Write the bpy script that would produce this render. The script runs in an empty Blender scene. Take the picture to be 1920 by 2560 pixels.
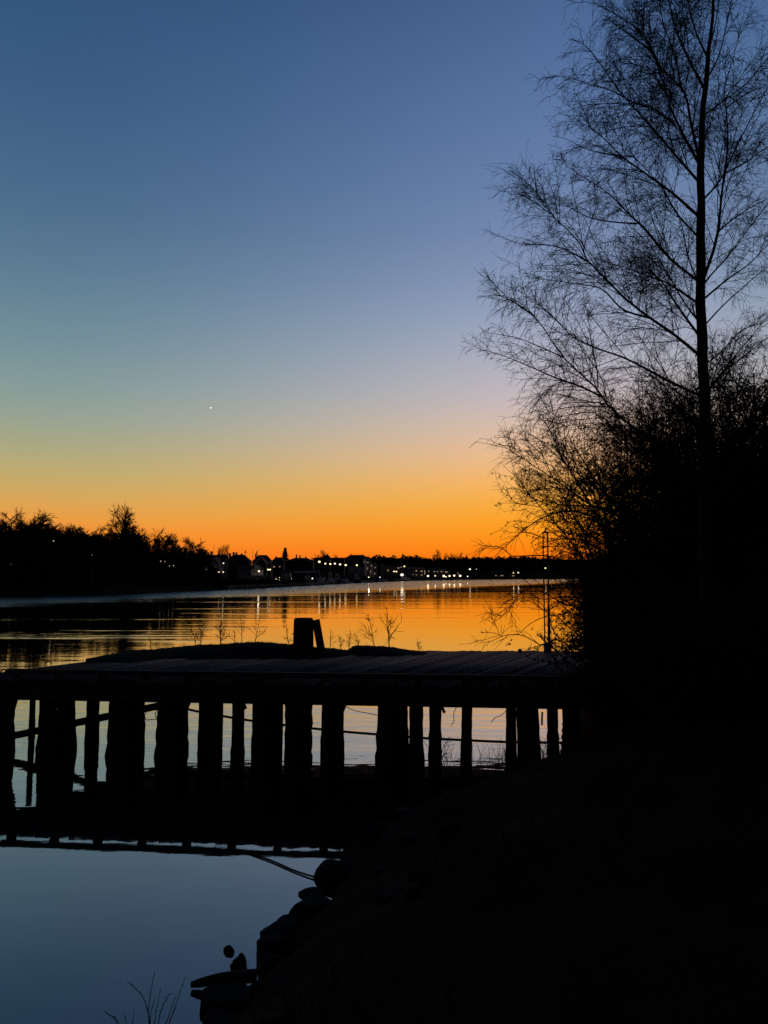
import bpy, math, random
import numpy as np
from mathutils import Vector

SC = bpy.context.scene
COL = SC.collection
R = math.radians

# ------------------------------------------------------------------ camera
F = 1923.0            # focal length in photograph pixels (1920 x 2560)
PITCH = math.atan(161.0 / F)
H = 3.2
cam = bpy.data.cameras.new("camera"); cam_o = bpy.data.objects.new("camera", cam); COL.objects.link(cam_o)
cam.sensor_fit = 'VERTICAL'; cam.sensor_height = 36.0; cam.lens = 36.0 * F / 2560.0
cam.clip_start = 0.05; cam.clip_end = 20000
cam_o.location = (0, 0, H); cam_o.rotation_euler = (math.pi / 2 + PITCH, 0, 0)
SC.camera = cam_o
SC.view_settings.view_transform = 'Standard'; SC.view_settings.look = 'None'
SC.view_settings.gamma = 1.0; SC.view_settings.exposure = 0.0
SC.cycles.max_bounces = 6; SC.cycles.diffuse_bounces = 2; SC.cycles.glossy_bounces = 4
SC.cycles.sample_clamp_indirect = 4.0

def ray(x, y):
    u = (x - 960.0) / F; v = (1280.0 - y) / F
    return u, math.cos(PITCH) - v * math.sin(PITCH), v * math.cos(PITCH) + math.sin(PITCH)
def P(x, y, d):                      # world point of a sight line at world distance Y = d
    a, b, c = ray(x, y)
    return np.array((a / b * d, d, H + c / b * d))
def W(x, y, z=0.0):                  # world point of a sight line on the level z
    a, b, c = ray(x, y); t = (z - H) / c
    return np.array((a * t, b * t, z))
def elev(x, y):
    a, b, c = ray(x, y); return math.degrees(math.atan2(c, math.hypot(a, b)))
def PXM(d): return d / F             # metres per photo pixel at distance d

# ------------------------------------------------------------------ world (afterglow, sun already under the horizon)
KB = 1.0038                          # forward component of sight lines near the horizon
SUN_AZ = math.atan2(1430 - 960, F)
def lin(c): return tuple(((v / 255.0) / 12.92 if v <= 10.3 else ((v / 255.0 + 0.055) / 1.055) ** 2.4) for v in c)
SKY_A = [(-90, (60, 40, 30)), (-1, (225, 92, 14)), (0, (246, 88, 6)), (1.5, (255, 124, 6)), (3.0, (255, 148, 16)), (4.5, (255, 165, 36)), (6.5, (255, 179, 86)),
         (8.5, (248, 189, 136)), (10.6, (230, 192, 168)), (13, (205, 188, 190)), (16, (180, 179, 196)), (19, (156, 166, 194)), (24, (124, 142, 180)),
         (31, (96, 122, 167)), (38, (74, 102, 148)), (48, (44, 70, 110)), (65, (22, 38, 64)), (90, (14, 22, 40))]
SKY_B = [(-90, (40, 35, 35)), (-1, (215, 95, 40)), (0, (230, 98, 34)), (1.5, (248, 124, 36)), (3.0, (245, 146, 52)), (4.5, (227, 160, 76)), (6.5, (198, 170, 104)),
         (8.5, (174, 168, 126)), (10.6, (151, 163, 145)), (13, (132, 155, 153)), (16, (114, 142, 153)), (19, (99, 130, 149)), (24, (78, 111, 141)),
         (31, (60, 94, 131)), (38, (47, 81, 120)), (48, (28, 50, 82)), (65, (18, 32, 56)), (90, (14, 22, 40))]
SKY_C = [(-90, (10, 10, 12)), (0, (54, 49, 56)), (8, (50, 47, 58)), (20, (32, 34, 50)), (45, (20, 26, 44)), (90, (14, 22, 40))]
def build_world():
    w = bpy.data.worlds.new("World"); SC.world = w; w.use_nodes = True
    nt = w.node_tree; N = nt.nodes; L = nt.links; N.clear()
    out = N.new('ShaderNodeOutputWorld'); tc = N.new('ShaderNodeTexCoord')
    nrm = N.new('ShaderNodeVectorMath'); nrm.operation = 'NORMALIZE'; L.new(tc.outputs['Generated'], nrm.inputs[0])
    sep = N.new('ShaderNodeSeparateXYZ'); L.new(nrm.outputs[0], sep.inputs[0])
    def m(op, a, b=None, c=None):
        n = N.new('ShaderNodeMath'); n.operation = op
        for i, v in enumerate((a, b, c)):
            if v is None: continue
            if isinstance(v, (int, float)): n.inputs[i].default_value = v
            else: L.new(v, n.inputs[i])
        return n.outputs[0]
    el = m('ARCSINE', sep.outputs[2])                                  # -pi/2 .. pi/2
    el = m('DIVIDE', el, math.pi / 2)
    # signed power spreads the low elevations over the ramp
    sg = m('SIGN', el); ab = m('ABSOLUTE', el); pw = m('POWER', ab, 0.5); f = m('MULTIPLY', sg, pw)
    f = m('MULTIPLY_ADD', f, 0.5, 0.5)
    az = m('ARCTAN2', sep.outputs[0], sep.outputs[1]); d = m('SUBTRACT', az, SUN_AZ)
    d = m('ABSOLUTE', m('WRAP', d, math.pi, -math.pi))
    def ramp(tab):
        r = N.new('ShaderNodeValToRGB'); L.new(f, r.inputs[0]); r.color_ramp.interpolation = 'LINEAR'
        fs = []; cs = []
        for e, c in tab:
            q = e / 90.0; fs.append(0.5 + 0.5 * math.copysign(abs(q) ** 0.5, q)); cs.append(c)
        fs = np.array(fs); cs = np.array(cs, float)
        ts = np.concatenate([[0.0, 0.42], np.linspace(0.45, 0.90, 27), [0.95, 1.0]])
        # smooth interpolation (Catmull-Rom slopes) of the table
        sl = np.gradient(cs, fs, axis=0)
        cr = r.color_ramp
        vals = []
        for t in ts:
            i = int(np.clip(np.searchsorted(fs, t) - 1, 0, len(fs) - 2)); h = fs[i + 1] - fs[i]; s = (t - fs[i]) / h
            v = (2*s**3-3*s**2+1)*cs[i] + (s**3-2*s**2+s)*h*sl[i] + (-2*s**3+3*s**2)*cs[i+1] + (s**3-s**2)*h*sl[i+1]
            vals.append(lin(np.clip(v, 2, 255)))
        cr.elements[0].position = float(ts[0]); cr.elements[0].color = (*vals[0], 1)
        cr.elements[1].position = float(ts[-1]); cr.elements[1].color = (*vals[-1], 1)
        for t, v in zip(ts[1:-1], vals[1:-1]):
            e = cr.elements.new(float(t)); e.color = (*v, 1)
        return r.outputs[0]
    a, b, c = ramp(SKY_A), ramp(SKY_B), ramp(SKY_C)
    def mr(v, lo, hi):
        n = N.new('ShaderNodeMapRange'); n.interpolation_type = 'SMOOTHSTEP'; L.new(v, n.inputs[0])
        n.inputs[1].default_value = lo; n.inputs[2].default_value = hi; return n.outputs[0]
    def mix(fac, p, q):
        n = N.new('ShaderNodeMix'); n.data_type = 'RGBA'; L.new(fac, n.inputs[0]); L.new(p, n.inputs[6]); L.new(q, n.inputs[7]); return n.outputs[2]
    ab_ = mix(mr(d, R(-8), R(41)), a, b)
    abc = mix(mr(d, R(50), R(125)), ab_, c)
    bg = N.new('ShaderNodeBackground'); L.new(abc, bg.inputs[0]); bg.inputs[1].default_value = 1.0
    # the faint physical twilight on top, sun just under the horizon
    st = N.new('ShaderNodeTexSky'); st.sky_type = 'NISHITA'; st.sun_disc = False
    st.sun_elevation = R(-3.5); st.sun_rotation = SUN_AZ
    bg2 = N.new('ShaderNodeBackground'); L.new(st.outputs[0], bg2.inputs[0]); bg2.inputs[1].default_value = 0.02
    add = N.new('ShaderNodeAddShader'); L.new(bg.outputs[0], add.inputs[0]); L.new(bg2.outputs[0], add.inputs[1])
    L.new(add.outputs[0], out.inputs[0])
build_world()

# ------------------------------------------------------------------ materials
def mat(name, col, rough=0.8, var=0.35, scale=6.0, emit=None, stretch=(1, 1, 1), bump=0.0, spec=0.25):
    m = bpy.data.materials.new(name); m.use_nodes = True; nt = m.node_tree; N = nt.nodes; L = nt.links
    b = N['Principled BSDF']; b.inputs['Roughness'].default_value = rough
    b.inputs['Specular IOR Level'].default_value = spec
    tc = N.new('ShaderNodeTexCoord'); mp = N.new('ShaderNodeMapping'); mp.inputs['Scale'].default_value = stretch
    no = N.new('ShaderNodeTexNoise'); no.inputs['Scale'].default_value = scale; no.inputs['Detail'].default_value = 5
    L.new(tc.outputs['Object'], mp.inputs[0]); L.new(mp.outputs[0], no.inputs['Vector'])
    cr = N.new('ShaderNodeValToRGB'); cr.color_ramp.elements[0].position = 0.3; cr.color_ramp.elements[1].position = 0.7
    cr.color_ramp.elements[0].color = (*[c * (1 - var) for c in col], 1)
    cr.color_ramp.elements[1].color = (*[min(1, c * (1 + var)) for c in col], 1)
    L.new(no.outputs[0], cr.inputs[0]); L.new(cr.outputs[0], b.inputs['Base Color'])
    if bump:
        bp = N.new('ShaderNodeBump'); bp.inputs['Strength'].default_value = bump; bp.inputs['Distance'].default_value = 0.02
        L.new(no.outputs[0], bp.inputs['Height']); L.new(bp.outputs[0], b.inputs['Normal'])
    if emit:
        b.inputs['Emission Color'].default_value = (*emit[0], 1); b.inputs['Emission Strength'].default_value = emit[1]
    return m
M = {}
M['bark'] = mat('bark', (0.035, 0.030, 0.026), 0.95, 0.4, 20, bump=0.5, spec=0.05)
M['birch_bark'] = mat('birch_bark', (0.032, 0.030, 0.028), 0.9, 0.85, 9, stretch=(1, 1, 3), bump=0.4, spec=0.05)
M['twig'] = mat('twig', (0.030, 0.022, 0.018), 0.95, 0.3, 8, spec=0.03)
M['leaf'] = mat('dry_leaf', (0.030, 0.020, 0.012), 0.9, 0.5, 3, spec=0.03)
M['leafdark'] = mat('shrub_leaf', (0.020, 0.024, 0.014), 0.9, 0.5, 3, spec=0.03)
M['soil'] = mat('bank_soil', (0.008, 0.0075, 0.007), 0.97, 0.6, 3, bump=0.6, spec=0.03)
M['grass'] = mat('dry_grass', (0.024, 0.021, 0.011), 0.9, 0.8, 1.2, spec=0.03)
M['rock'] = mat('wet_rock', (0.016, 0.016, 0.017), 0.85, 0.5, 7, bump=0.6, spec=0.03)
M['pile'] = mat('tarred_pile', (0.028, 0.024, 0.021), 0.9, 0.5, 5, stretch=(4, 4, .6), bump=0.5, spec=0.05)
M['beam'] = mat('weathered_beam', (0.040, 0.036, 0.034), 0.9, 0.4, 6, bump=0.5, spec=0.05)
M['iron'] = mat('rusty_iron', (0.05, 0.035, 0.028), 0.7, 0.4, 14, bump=0.3)
M['far_land'] = mat('far_land', (0.02, 0.019, 0.014), 0.98, 0.4, 0.1, spec=0.0)
M['far_tree'] = mat('far_tree', (0.022, 0.018, 0.014), 0.98, 0.3, 0.5, spec=0.0)
M['roof'] = mat('dark_roof', (0.05, 0.042, 0.04), 0.9, 0.3, 1.5, spec=0.05)
M['wall_white'] = mat('white_boards', (0.62, 0.58, 0.55), 0.8, 0.15, 2)
M['wall_grey'] = mat('grey_boards', (0.20, 0.18, 0.185), 0.8, 0.2, 2)
M['wall_dark'] = mat('dark_boards', (0.022, 0.019, 0.018), 0.9, 0.3, 2)
M['shed'] = mat('tarred_shed_boards', (0.012, 0.011, 0.011), 0.95, 0.4, 3, spec=0.0)
M['wall_brick'] = mat('brick_wall', (0.30, 0.20, 0.15), 0.9, 0.25, 2)
M['trim'] = mat('white_trim', (0.8, 0.78, 0.75), 0.7, 0.1, 4)
M['glass'] = mat('window_glass', (0.02, 0.025, 0.03), 0.1, 0.2, 2, spec=0.5)
M['lit'] = mat('lit_window', (0.5, 0.4, 0.25), 0.5, 0.1, 2, emit=((1.0, 0.68, 0.34), 0.36))
M['lamp_warm'] = mat('lamp_warm', (0.9, 0.8, 0.6), 0.5, 0.05, 2, emit=((1.0, 0.76, 0.42), 2.6))
M['lamp_white'] = mat('lamp_white', (0.9, 0.9, 0.85), 0.5, 0.05, 2, emit=((1.0, 0.90, 0.74), 1.7))
M['lamp_yellow'] = mat('lamp_yellow', (0.9, 0.85, 0.4), 0.5, 0.05, 2, emit=((1.0, 0.86, 0.30), 3.0))
M['lamp_dim'] = mat('lamp_dim', (0.8, 0.7, 0.5), 0.5, 0.05, 2, emit=((1.0, 0.80, 0.52), 0.9))
M['star'] = mat('planet_light', (1, 1, 1), 0.5, 0.0, 2, emit=((1.0, 1.0, 0.97), 1.4))
M['hull'] = mat('boat_hull', (0.50, 0.50, 0.54), 0.4, 0.1, 3)
M['hull_dark'] = mat('boat_hull_dark', (0.06, 0.07, 0.1), 0.4, 0.2, 3)
M['tarp'] = mat('boat_cover', (0.13, 0.14, 0.20), 0.8, 0.2, 2)
M['metal'] = mat('grey_metal', (0.03, 0.03, 0.032), 0.5, 0.2, 5)
M['flag'] = mat('red_flag', (0.30, 0.03, 0.03), 0.8, 0.2, 4)

def deck_material():
    m = mat('deck_boards', (0.120, 0.098, 0.098), 0.92, 0.85, 5, stretch=(6, 1.2, 1), bump=0.5, spec=0.08)
    nt = m.node_tree; N = nt.nodes; L = nt.links; b = N['Principled BSDF']
    at = N.new('ShaderNodeAttribute'); at.attribute_name = 'tone'
    base = b.inputs['Base Color'].links[0].from_socket
    n = N.new('ShaderNodeVectorMath'); n.operation = 'SCALE'; L.new(base, n.inputs[0]); L.new(at.outputs['Fac'], n.inputs[3])
    L.new(n.outputs[0], b.inputs['Base Color'])
    return m
M['deck'] = deck_material()

def water_material():
    m = bpy.data.materials.new('water'); m.use_nodes = True; nt = m.node_tree; N = nt.nodes; L = nt.links; N.clear()
    out = N.new('ShaderNodeOutputMaterial')
    geo = N.new('ShaderNodeNewGeometry'); pos = geo.outputs['Position']
    sep = N.new('ShaderNodeSeparateXYZ'); L.new(pos, sep.inputs[0])
    def m_(op, a, b=None, c=None, clamp=False):
        n = N.new('ShaderNodeMath'); n.operation = op; n.use_clamp = clamp
        for i, v in enumerate((a, b, c)):
            if v is None: continue
            if isinstance(v, (int, float)): n.inputs[i].default_value = v
            else: L.new(v, n.inputs[i])
        return n.outputs[0]
    def noise(scale, stretch, detail=3, rough=0.5):
        mp = N.new('ShaderNodeMapping'); mp.inputs['Scale'].default_value = stretch; L.new(pos, mp.inputs[0])
        n = N.new('ShaderNodeTexNoise'); n.inputs['Scale'].default_value = scale; n.inputs['Detail'].default_value = detail
        n.inputs['Roughness'].default_value = rough
        L.new(mp.outputs[0], n.inputs['Vector']); return n.outputs[0]
    def mr(v, lo, hi, a=0.0, b=1.0, smooth=True):
        n = N.new('ShaderNodeMapRange'); n.interpolation_type = 'SMOOTHSTEP' if smooth else 'LINEAR'; L.new(v, n.inputs[0])
        for i, q in enumerate((lo, hi, a, b)): n.inputs[i + 1].default_value = q
        return n.outputs[0]
    X, Y = sep.outputs[0], sep.outputs[1]
    # ruffled zone: beyond the line Y = 200 + 2.2 X, its edge drawn out by slow gusts
    edge = m_('SUBTRACT', Y, m_('MULTIPLY_ADD', X, 2.3, 188.0))
    gust = noise(0.03, (0.35, 1.6, 1), 3, 0.6)
    edge = m_('ADD', edge, m_('MULTIPLY_ADD', gust, 50.0, -25.0))
    ruff = mr(edge, -32, 42)
    # gusts of slightly stronger ripple in the middle of the river
    band = noise(0.16, (0.12, 1.0, 1), 3, 0.55)
    bandm = mr(band, 0.50, 0.66)
    midm = mr(Y, 24, 45)
    # wave heights in metres
    w1 = noise(2.2, (0.45, 1.0, 1), 2, 0.5)
    w2 = noise(0.55, (0.35, 1.0, 1), 2, 0.5)
    w3 = noise(9.0, (0.7, 1.0, 1), 2, 0.5)
    calm = 0.0010; mid = m_('MULTIPLY', midm, m_('MULTIPLY', m_('MULTIPLY_ADD', bandm, 0.006, 0.0022), m_('MAXIMUM', mr(Y, 40, 95, .35, 1.0), mr(X, -4, -13, .0, 2.6))))
    a1 = m_('ADD', m_('ADD', mid, calm), m_('MULTIPLY', ruff, m_('MULTIPLY', mr(X, 0, -45, 1.0, 1.9), 0.095)))
    # lazy rings right under the jetty
    jet = m_('MULTIPLY', m_('MULTIPLY', mr(Y, 13.0, 16.5, .35, 1.0), mr(Y, 9.6, 11.2)), mr(Y, 30, 22))
    w4 = noise(1.3, (0.35, 1.0, 1), 3, 0.6)
    h = m_('ADD', m_('MULTIPLY', w1, a1), m_('MULTIPLY', w2, m_('MULTIPLY', a1, 2.0)))
    h = m_('ADD', h, m_('MULTIPLY', w3, m_('MULTIPLY', a1, 0.16)))
    h = m_('ADD', h, m_('MULTIPLY', w4, m_('MULTIPLY', jet, 0.020)))
    bp = N.new('ShaderNodeBump'); bp.inputs['Strength'].default_value = 1.0; bp.inputs['Distance'].default_value = 1.0
    L.new(h, bp.inputs['Height'])
    gl = N.new('ShaderNodeBsdfGlossy'); gl.inputs['Roughness'].default_value = 0.02; gl.inputs['Color'].default_value = (0.97, 0.97, 0.98, 1)
    L.new(bp.outputs[0], gl.inputs['Normal'])
    df = N.new('ShaderNodeBsdfDiffuse'); df.inputs['Color'].default_value = (0.006, 0.009, 0.012, 1)
    fr = N.new('ShaderNodeLayerWeight'); fr.inputs['Blend'].default_value = 0.5; L.new(bp.outputs[0], fr.inputs['Normal'])
    fac = m_('MULTIPLY_ADD', m_('POWER', fr.outputs['Facing'], 2.2), .96, .03, True)
    mx = N.new('ShaderNodeMixShader'); L.new(fac, mx.inputs[0]); L.new(df.outputs[0], mx.inputs[1]); L.new(gl.outputs[0], mx.inputs[2])
    L.new(mx.outputs[0], out.inputs[0])
    return m
M['water'] = water_material()

# ------------------------------------------------------------------ mesh helpers
def mesh_np(verts, faces, k=4):
    """verts (n,3) faces (m,k)"""
    verts = np.asarray(verts, np.float32).reshape(-1, 3); faces = np.asarray(faces, np.int32).reshape(-1, k)
    me = bpy.data.meshes.new('m'); me.vertices.add(len(verts)); me.vertices.foreach_set('co', verts.ravel())
    me.loops.add(faces.size); me.loops.foreach_set('vertex_index', faces.ravel())
    me.polygons.add(len(faces)); me.polygons.foreach_set('loop_start', np.arange(0, faces.size, k, dtype=np.int32))
    me.polygons.foreach_set('loop_total', np.full(len(faces), k, np.int32))
    me.update(calc_edges=True); return me
def put(name, me, m, parent=None, smooth=False):
    me.name = name; o = bpy.data.objects.new(name, me); COL.objects.link(o)
    if m is not None and not me.materials: me.materials.append(m)
    if smooth: me.polygons.foreach_set('use_smooth', np.ones(len(me.polygons), bool))
    if parent is not None: o.parent = parent
    return o
def tag(o, label=None, cat=None, group=None, kind=None):
    if label: o['label'] = label
    if cat: o['category'] = cat
    if group: o['group'] = group
    if kind: o['kind'] = kind
    return o
def thing(name, label, cat, loc=(0, 0, 0), rz=0.0, group=None):
    o = bpy.data.objects.new(name, None); COL.objects.link(o); o.location = loc; o.rotation_euler = (0, 0, rz)
    o.empty_display_size = 0.2
    return tag(o, label, cat, group)
class MB:
    def __init__(s): s.v = []; s.f = []
    def add(s, v, f):
        n = len(s.v); s.v += [tuple(map(float, p)) for p in v]; s.f += [tuple(i + n for i in q) for q in f]; return s
    def box(s, c, d, rz=0.0):
        ca, sa = math.cos(rz), math.sin(rz); v = []
        for x, y, z in ((-1,-1,-1),(1,-1,-1),(1,1,-1),(-1,1,-1),(-1,-1,1),(1,-1,1),(1,1,1),(-1,1,1)):
            x *= d[0]/2; y *= d[1]/2; z *= d[2]/2
            v.append((c[0]+x*ca-y*sa, c[1]+x*sa+y*ca, c[2]+z))
        return s.add(v, [(0,3,2,1),(4,5,6,7),(0,1,5,4),(1,2,6,5),(2,3,7,6),(3,0,4,7)])
    def bar(s, a, b, w, h=None, up=(0,0,1)):
        h = h or w; a = np.array(a, float); b = np.array(b, float); t = b - a; t /= np.linalg.norm(t)
        up = np.array(up, float)
        if abs(t @ up) > .95: up = np.array((1., 0, 0))
        x = np.cross(t, up); x /= np.linalg.norm(x); y = np.cross(x, t)
        v = [p + x*i*w/2 + y*j*h/2 for p in (a, b) for i, j in ((-1,-1),(1,-1),(1,1),(-1,1))]
        return s.add(v, [(0,1,2,3),(7,6,5,4),(0,4,5,1),(1,5,6,2),(2,6,7,3),(3,7,4,0)])
    def tube(s, pts, rad, k=8, cap=True):
        pts = np.array(pts, float); n = len(pts); rad = np.broadcast_to(rad, (n,))
        t = np.gradient(pts, axis=0); t /= np.linalg.norm(t, axis=1)[:, None] + 1e-9
        ref = np.array((0.31, 0.92, 0.22)); v = []
        for i in range(n):
            x = np.cross(t[i], ref); x /= np.linalg.norm(x) + 1e-9; y = np.cross(t[i], x)
            for j in range(k):
                a = 2*math.pi*j/k; v.append(pts[i] + (x*math.cos(a) + y*math.sin(a))*rad[i])
        f = [(i*k+j, i*k+(j+1)%k, (i+1)*k+(j+1)%k, (i+1)*k+j) for i in range(n-1) for j in range(k)]
        if cap: f += [tuple(range(k))[::-1], tuple((n-1)*k+j for j in range(k))]
        return s.add(v, f)
    def ball(s, c, r, n=10, m=6, sq=(1,1,1)):
        v = [(c[0], c[1], c[2]-r*sq[2])]
        for i in range(1, m):
            a = -math.pi/2 + math.pi*i/m
            for j in range(n):
                b = 2*math.pi*j/n; v.append((c[0]+r*sq[0]*math.cos(a)*math.cos(b), c[1]+r*sq[1]*math.cos(a)*math.sin(b), c[2]+r*sq[2]*math.sin(a)))
        v.append((c[0], c[1], c[2]+r*sq[2])); f = []
        for j in range(n): f.append((0, 1+(j+1)%n, 1+j))
        for i in range(m-2):
            for j in range(n): f.append((1+i*n+j, 1+i*n+(j+1)%n, 1+(i+1)*n+(j+1)%n, 1+(i+1)*n+j))
        q = 1+(m-2)*n; e = len(v)-1
        for j in range(n): f.append((q+j, q+(j+1)%n, e))
        return s.add(v, f)
    def mesh(s):
        me = bpy.data.meshes.new('m'); me.from_pydata(s.v, [], s.f); me.update(); return me
    def build(s, name, m, parent=None, smooth=False): return put(name, s.mesh(), m, parent, smooth)

def tubes(Pts, Rad, k=3):
    """batch of tubes, Pts (N,M,3), Rad (N,M) -> verts, quads"""
    N_, M_, _ = Pts.shape
    T = np.gradient(Pts, axis=1); T /= np.linalg.norm(T, axis=2, keepdims=True) + 1e-9
    ref = np.array((0.31, 0.92, 0.22)); Xv = np.cross(T, ref); Xv /= np.linalg.norm(Xv, axis=2, keepdims=True) + 1e-9
    Yv = np.cross(T, Xv)
    a = 2*np.pi*np.arange(k)/k
    V = Pts[:, :, None, :] + Rad[:, :, None, None]*(Xv[:, :, None, :]*np.cos(a)[None, None, :, None] + Yv[:, :, None, :]*np.sin(a)[None, None, :, None])
    idx = np.arange(N_*M_*k).reshape(N_, M_, k)
    nx = np.roll(idx, -1, axis=2)
    Fq = np.stack([idx[:, :-1], nx[:, :-1], nx[:, 1:], idx[:, 1:]], axis=-1).reshape(-1, 4)
    return V.reshape(-1, 3), Fq
def join(lst):
    vs = []; fs = []; n = 0
    for v, f in lst: vs.append(v); fs.append(f + n); n += len(v)
    return np.concatenate(vs), np.concatenate(fs)
def unit(v): return v / (np.linalg.norm(v, axis=-1, keepdims=True) + 1e-9)
def grow(rng, start, dirs, length, n, wander=0.12, droop=0.0, lift=0.0):
    """batch growth: start (N,3), dirs (N,3), length (N,) -> (N,n+1,3); droop bends down towards the tip"""
    p = start.copy(); d = unit(dirs.copy()); out = [p.copy()]
    for i in range(n):
        d = d + rng.normal(0, wander, d.shape); d[:, 2] += lift - droop*(i+1)/n; d = unit(d)
        p = p + d*(length/n)[:, None]; out.append(p.copy())
    return np.stack(out, 1)
def kids(rng, Pts, per_m, lo=0.15, hi=1.0, ang=(0.5, 0.95), flat=0.0, maxn=10**6):
    """children on the parents: positions, directions, where on the parent, remaining parent length"""
    seg = np.linalg.norm(np.diff(Pts, axis=1), axis=2); Ln = seg.sum(1)
    cnt = rng.poisson(np.maximum(Ln*(hi-lo)*per_m, 0.01)); tot = cnt.sum()
    if tot > maxn: cnt = (cnt*maxn/tot).astype(int)
    par = np.repeat(np.arange(len(Pts)), cnt); t = rng.uniform(lo, hi, len(par)); m = Pts.shape[1]-1
    q = t*m; i = np.clip(q.astype(int), 0, m-1); fr = (q-i)[:, None]
    a = Pts[par, i]; b = Pts[par, i+1]; pos = a*(1-fr)+b*fr; tan = unit(b-a)
    rv = rng.normal(size=pos.shape); perp = unit(rv - (rv*tan).sum(1, keepdims=True)*tan)
    if flat: perp[:, 2] *= (1-flat); perp = unit(perp)
    th = rng.uniform(ang[0], ang[1], len(par))[:, None]
    return pos, unit(tan*np.cos(th)+perp*np.sin(th)), t, Ln[par], par
def leaves(rng, pts, size, k=None):
    if k and len(pts): pts = pts[rng.integers(0, len(pts), k)]
    n = len(pts); c = pts + rng.normal(0, size*0.8, pts.shape)
    a = unit(rng.normal(size=(n, 3))); b = unit(np.cross(a, rng.normal(size=(n, 3))))
    s = size*rng.uniform(.6, 1.3, (n, 1)); a = a*s; b = b*s*0.6
    V = np.stack([c-a, c-b*.9, c+a, c+b*.9], 1).reshape(-1, 3)
    return V, np.arange(n*4).reshape(-1, 4)
def resample(pts, n):
    pts = np.asarray(pts, float); d = np.r_[0, np.cumsum(np.linalg.norm(np.diff(pts, axis=0), axis=1))]
    t = np.linspace(0, d[-1], n)
    # Catmull-Rom through the points
    sl = np.gradient(pts, d, axis=0) if len(pts) > 2 else np.repeat(((pts[1]-pts[0])/d[-1])[None], 2, 0)
    out = []
    for q in t:
        i = int(np.clip(np.searchsorted(d, q)-1, 0, len(d)-2)); h = d[i+1]-d[i]; s = (q-d[i])/h
        out.append((2*s**3-3*s**2+1)*pts[i]+(s**3-2*s**2+s)*h*sl[i]+(-2*s**3+3*s**2)*pts[i+1]+(s**3-s**2)*h*sl[i+1])
    return np.array(out)
def vnoise(x, y, seed=0):
    return (np.sin(x*1.7+seed)*np.cos(y*1.3-seed*2)+0.5*np.sin(x*3.9-y*2.7+seed*3)+0.25*np.sin(x*8.3+y*7.1+seed))/1.75

# ------------------------------------------------------------------ water and land
me = mesh_np([(-7000, -60, 0), (7000, -60, 0), (7000, 9000, 0), (-7000, 9000, 0)], [(0, 1, 2, 3)])
tag(put('water', me, M['water']), kind='structure')

SHORE = [(-900, 1530), (-400, 1508), (0, 1491), (270, 1487), (400, 1480), (480, 1476.5), (570, 1474), (661, 1470), (780, 1464), (885, 1458), (975, 1454),
         (1108, 1450.6), (1300, 1448), (1456, 1447.3), (1800, 1447), (2900, 1449)]
_sx = np.array([s[0] for s in SHORE], float); _sy = np.array([W(*s)[1] for s in SHORE])
def shoreY(xpx): return float(np.interp(xpx, _sx, _sy))
_hx = [-900, 0, 200, 420, 540, 700, 900, 1050, 1200, 1500, 2900]
_hm = [8.5, 7.5, 6.5, 5.0, 3.0, 2.8, 5.0, 6.0, 16, 18, 20]     # how high the land climbs behind the shore
_ho = [40, 40, 40, 40, 40, 50, 90, 160, 260, 260, 300]          # over how many metres
def colx(X, Y): return 960 + X/Y*F*KB
def land_at(xpx, off):
    hm = np.interp(xpx, _hx, _hm); ho = np.interp(xpx, _hx, _ho)
    t = min(max(off/ho, 0), 1); base = min(off/1.5, 1)*0.7 if off > 0 else off*.3
    return base + (hm-0.7)*(t*t*(3-2*t))
def far_land():
    cols = np.arange(-900, 2901, 12.5); offs = [-6, 0, 1.5, 5, 12, 20, 30, 45, 70, 110, 170, 260, 420, 900, 3000]
    V = []; nc, no = len(cols), len(offs); rng = np.random.default_rng(3)
    for c in cols:
        ys = shoreY(c)
        for o in offs:
            z = land_at(c, o) + (vnoise(c*.05, o*.1)*min(max(o, 0), 20)*.03)
            Y = ys+o; V.append(((c-960)/F/KB*Y, Y, z if o > 0 else -0.8 if o < 0 else -0.05))
    Fc = [(i*no+j, (i+1)*no+j, (i+1)*no+j+1, i*no+j+1) for i in range(nc-1) for j in range(no-1)]
    tag(put('far_bank', mesh_np(V, Fc), M['far_land'], smooth=True), kind='structure')
far_land()
def spot(xpx, off):                  # a point on the far land, off metres behind the water's edge
    Y = shoreY(xpx)+off; return ((xpx-960)/F/KB*Y, Y, land_at(xpx, off))
def top_z(y, Y): return P(960, y, Y)[2]

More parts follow.
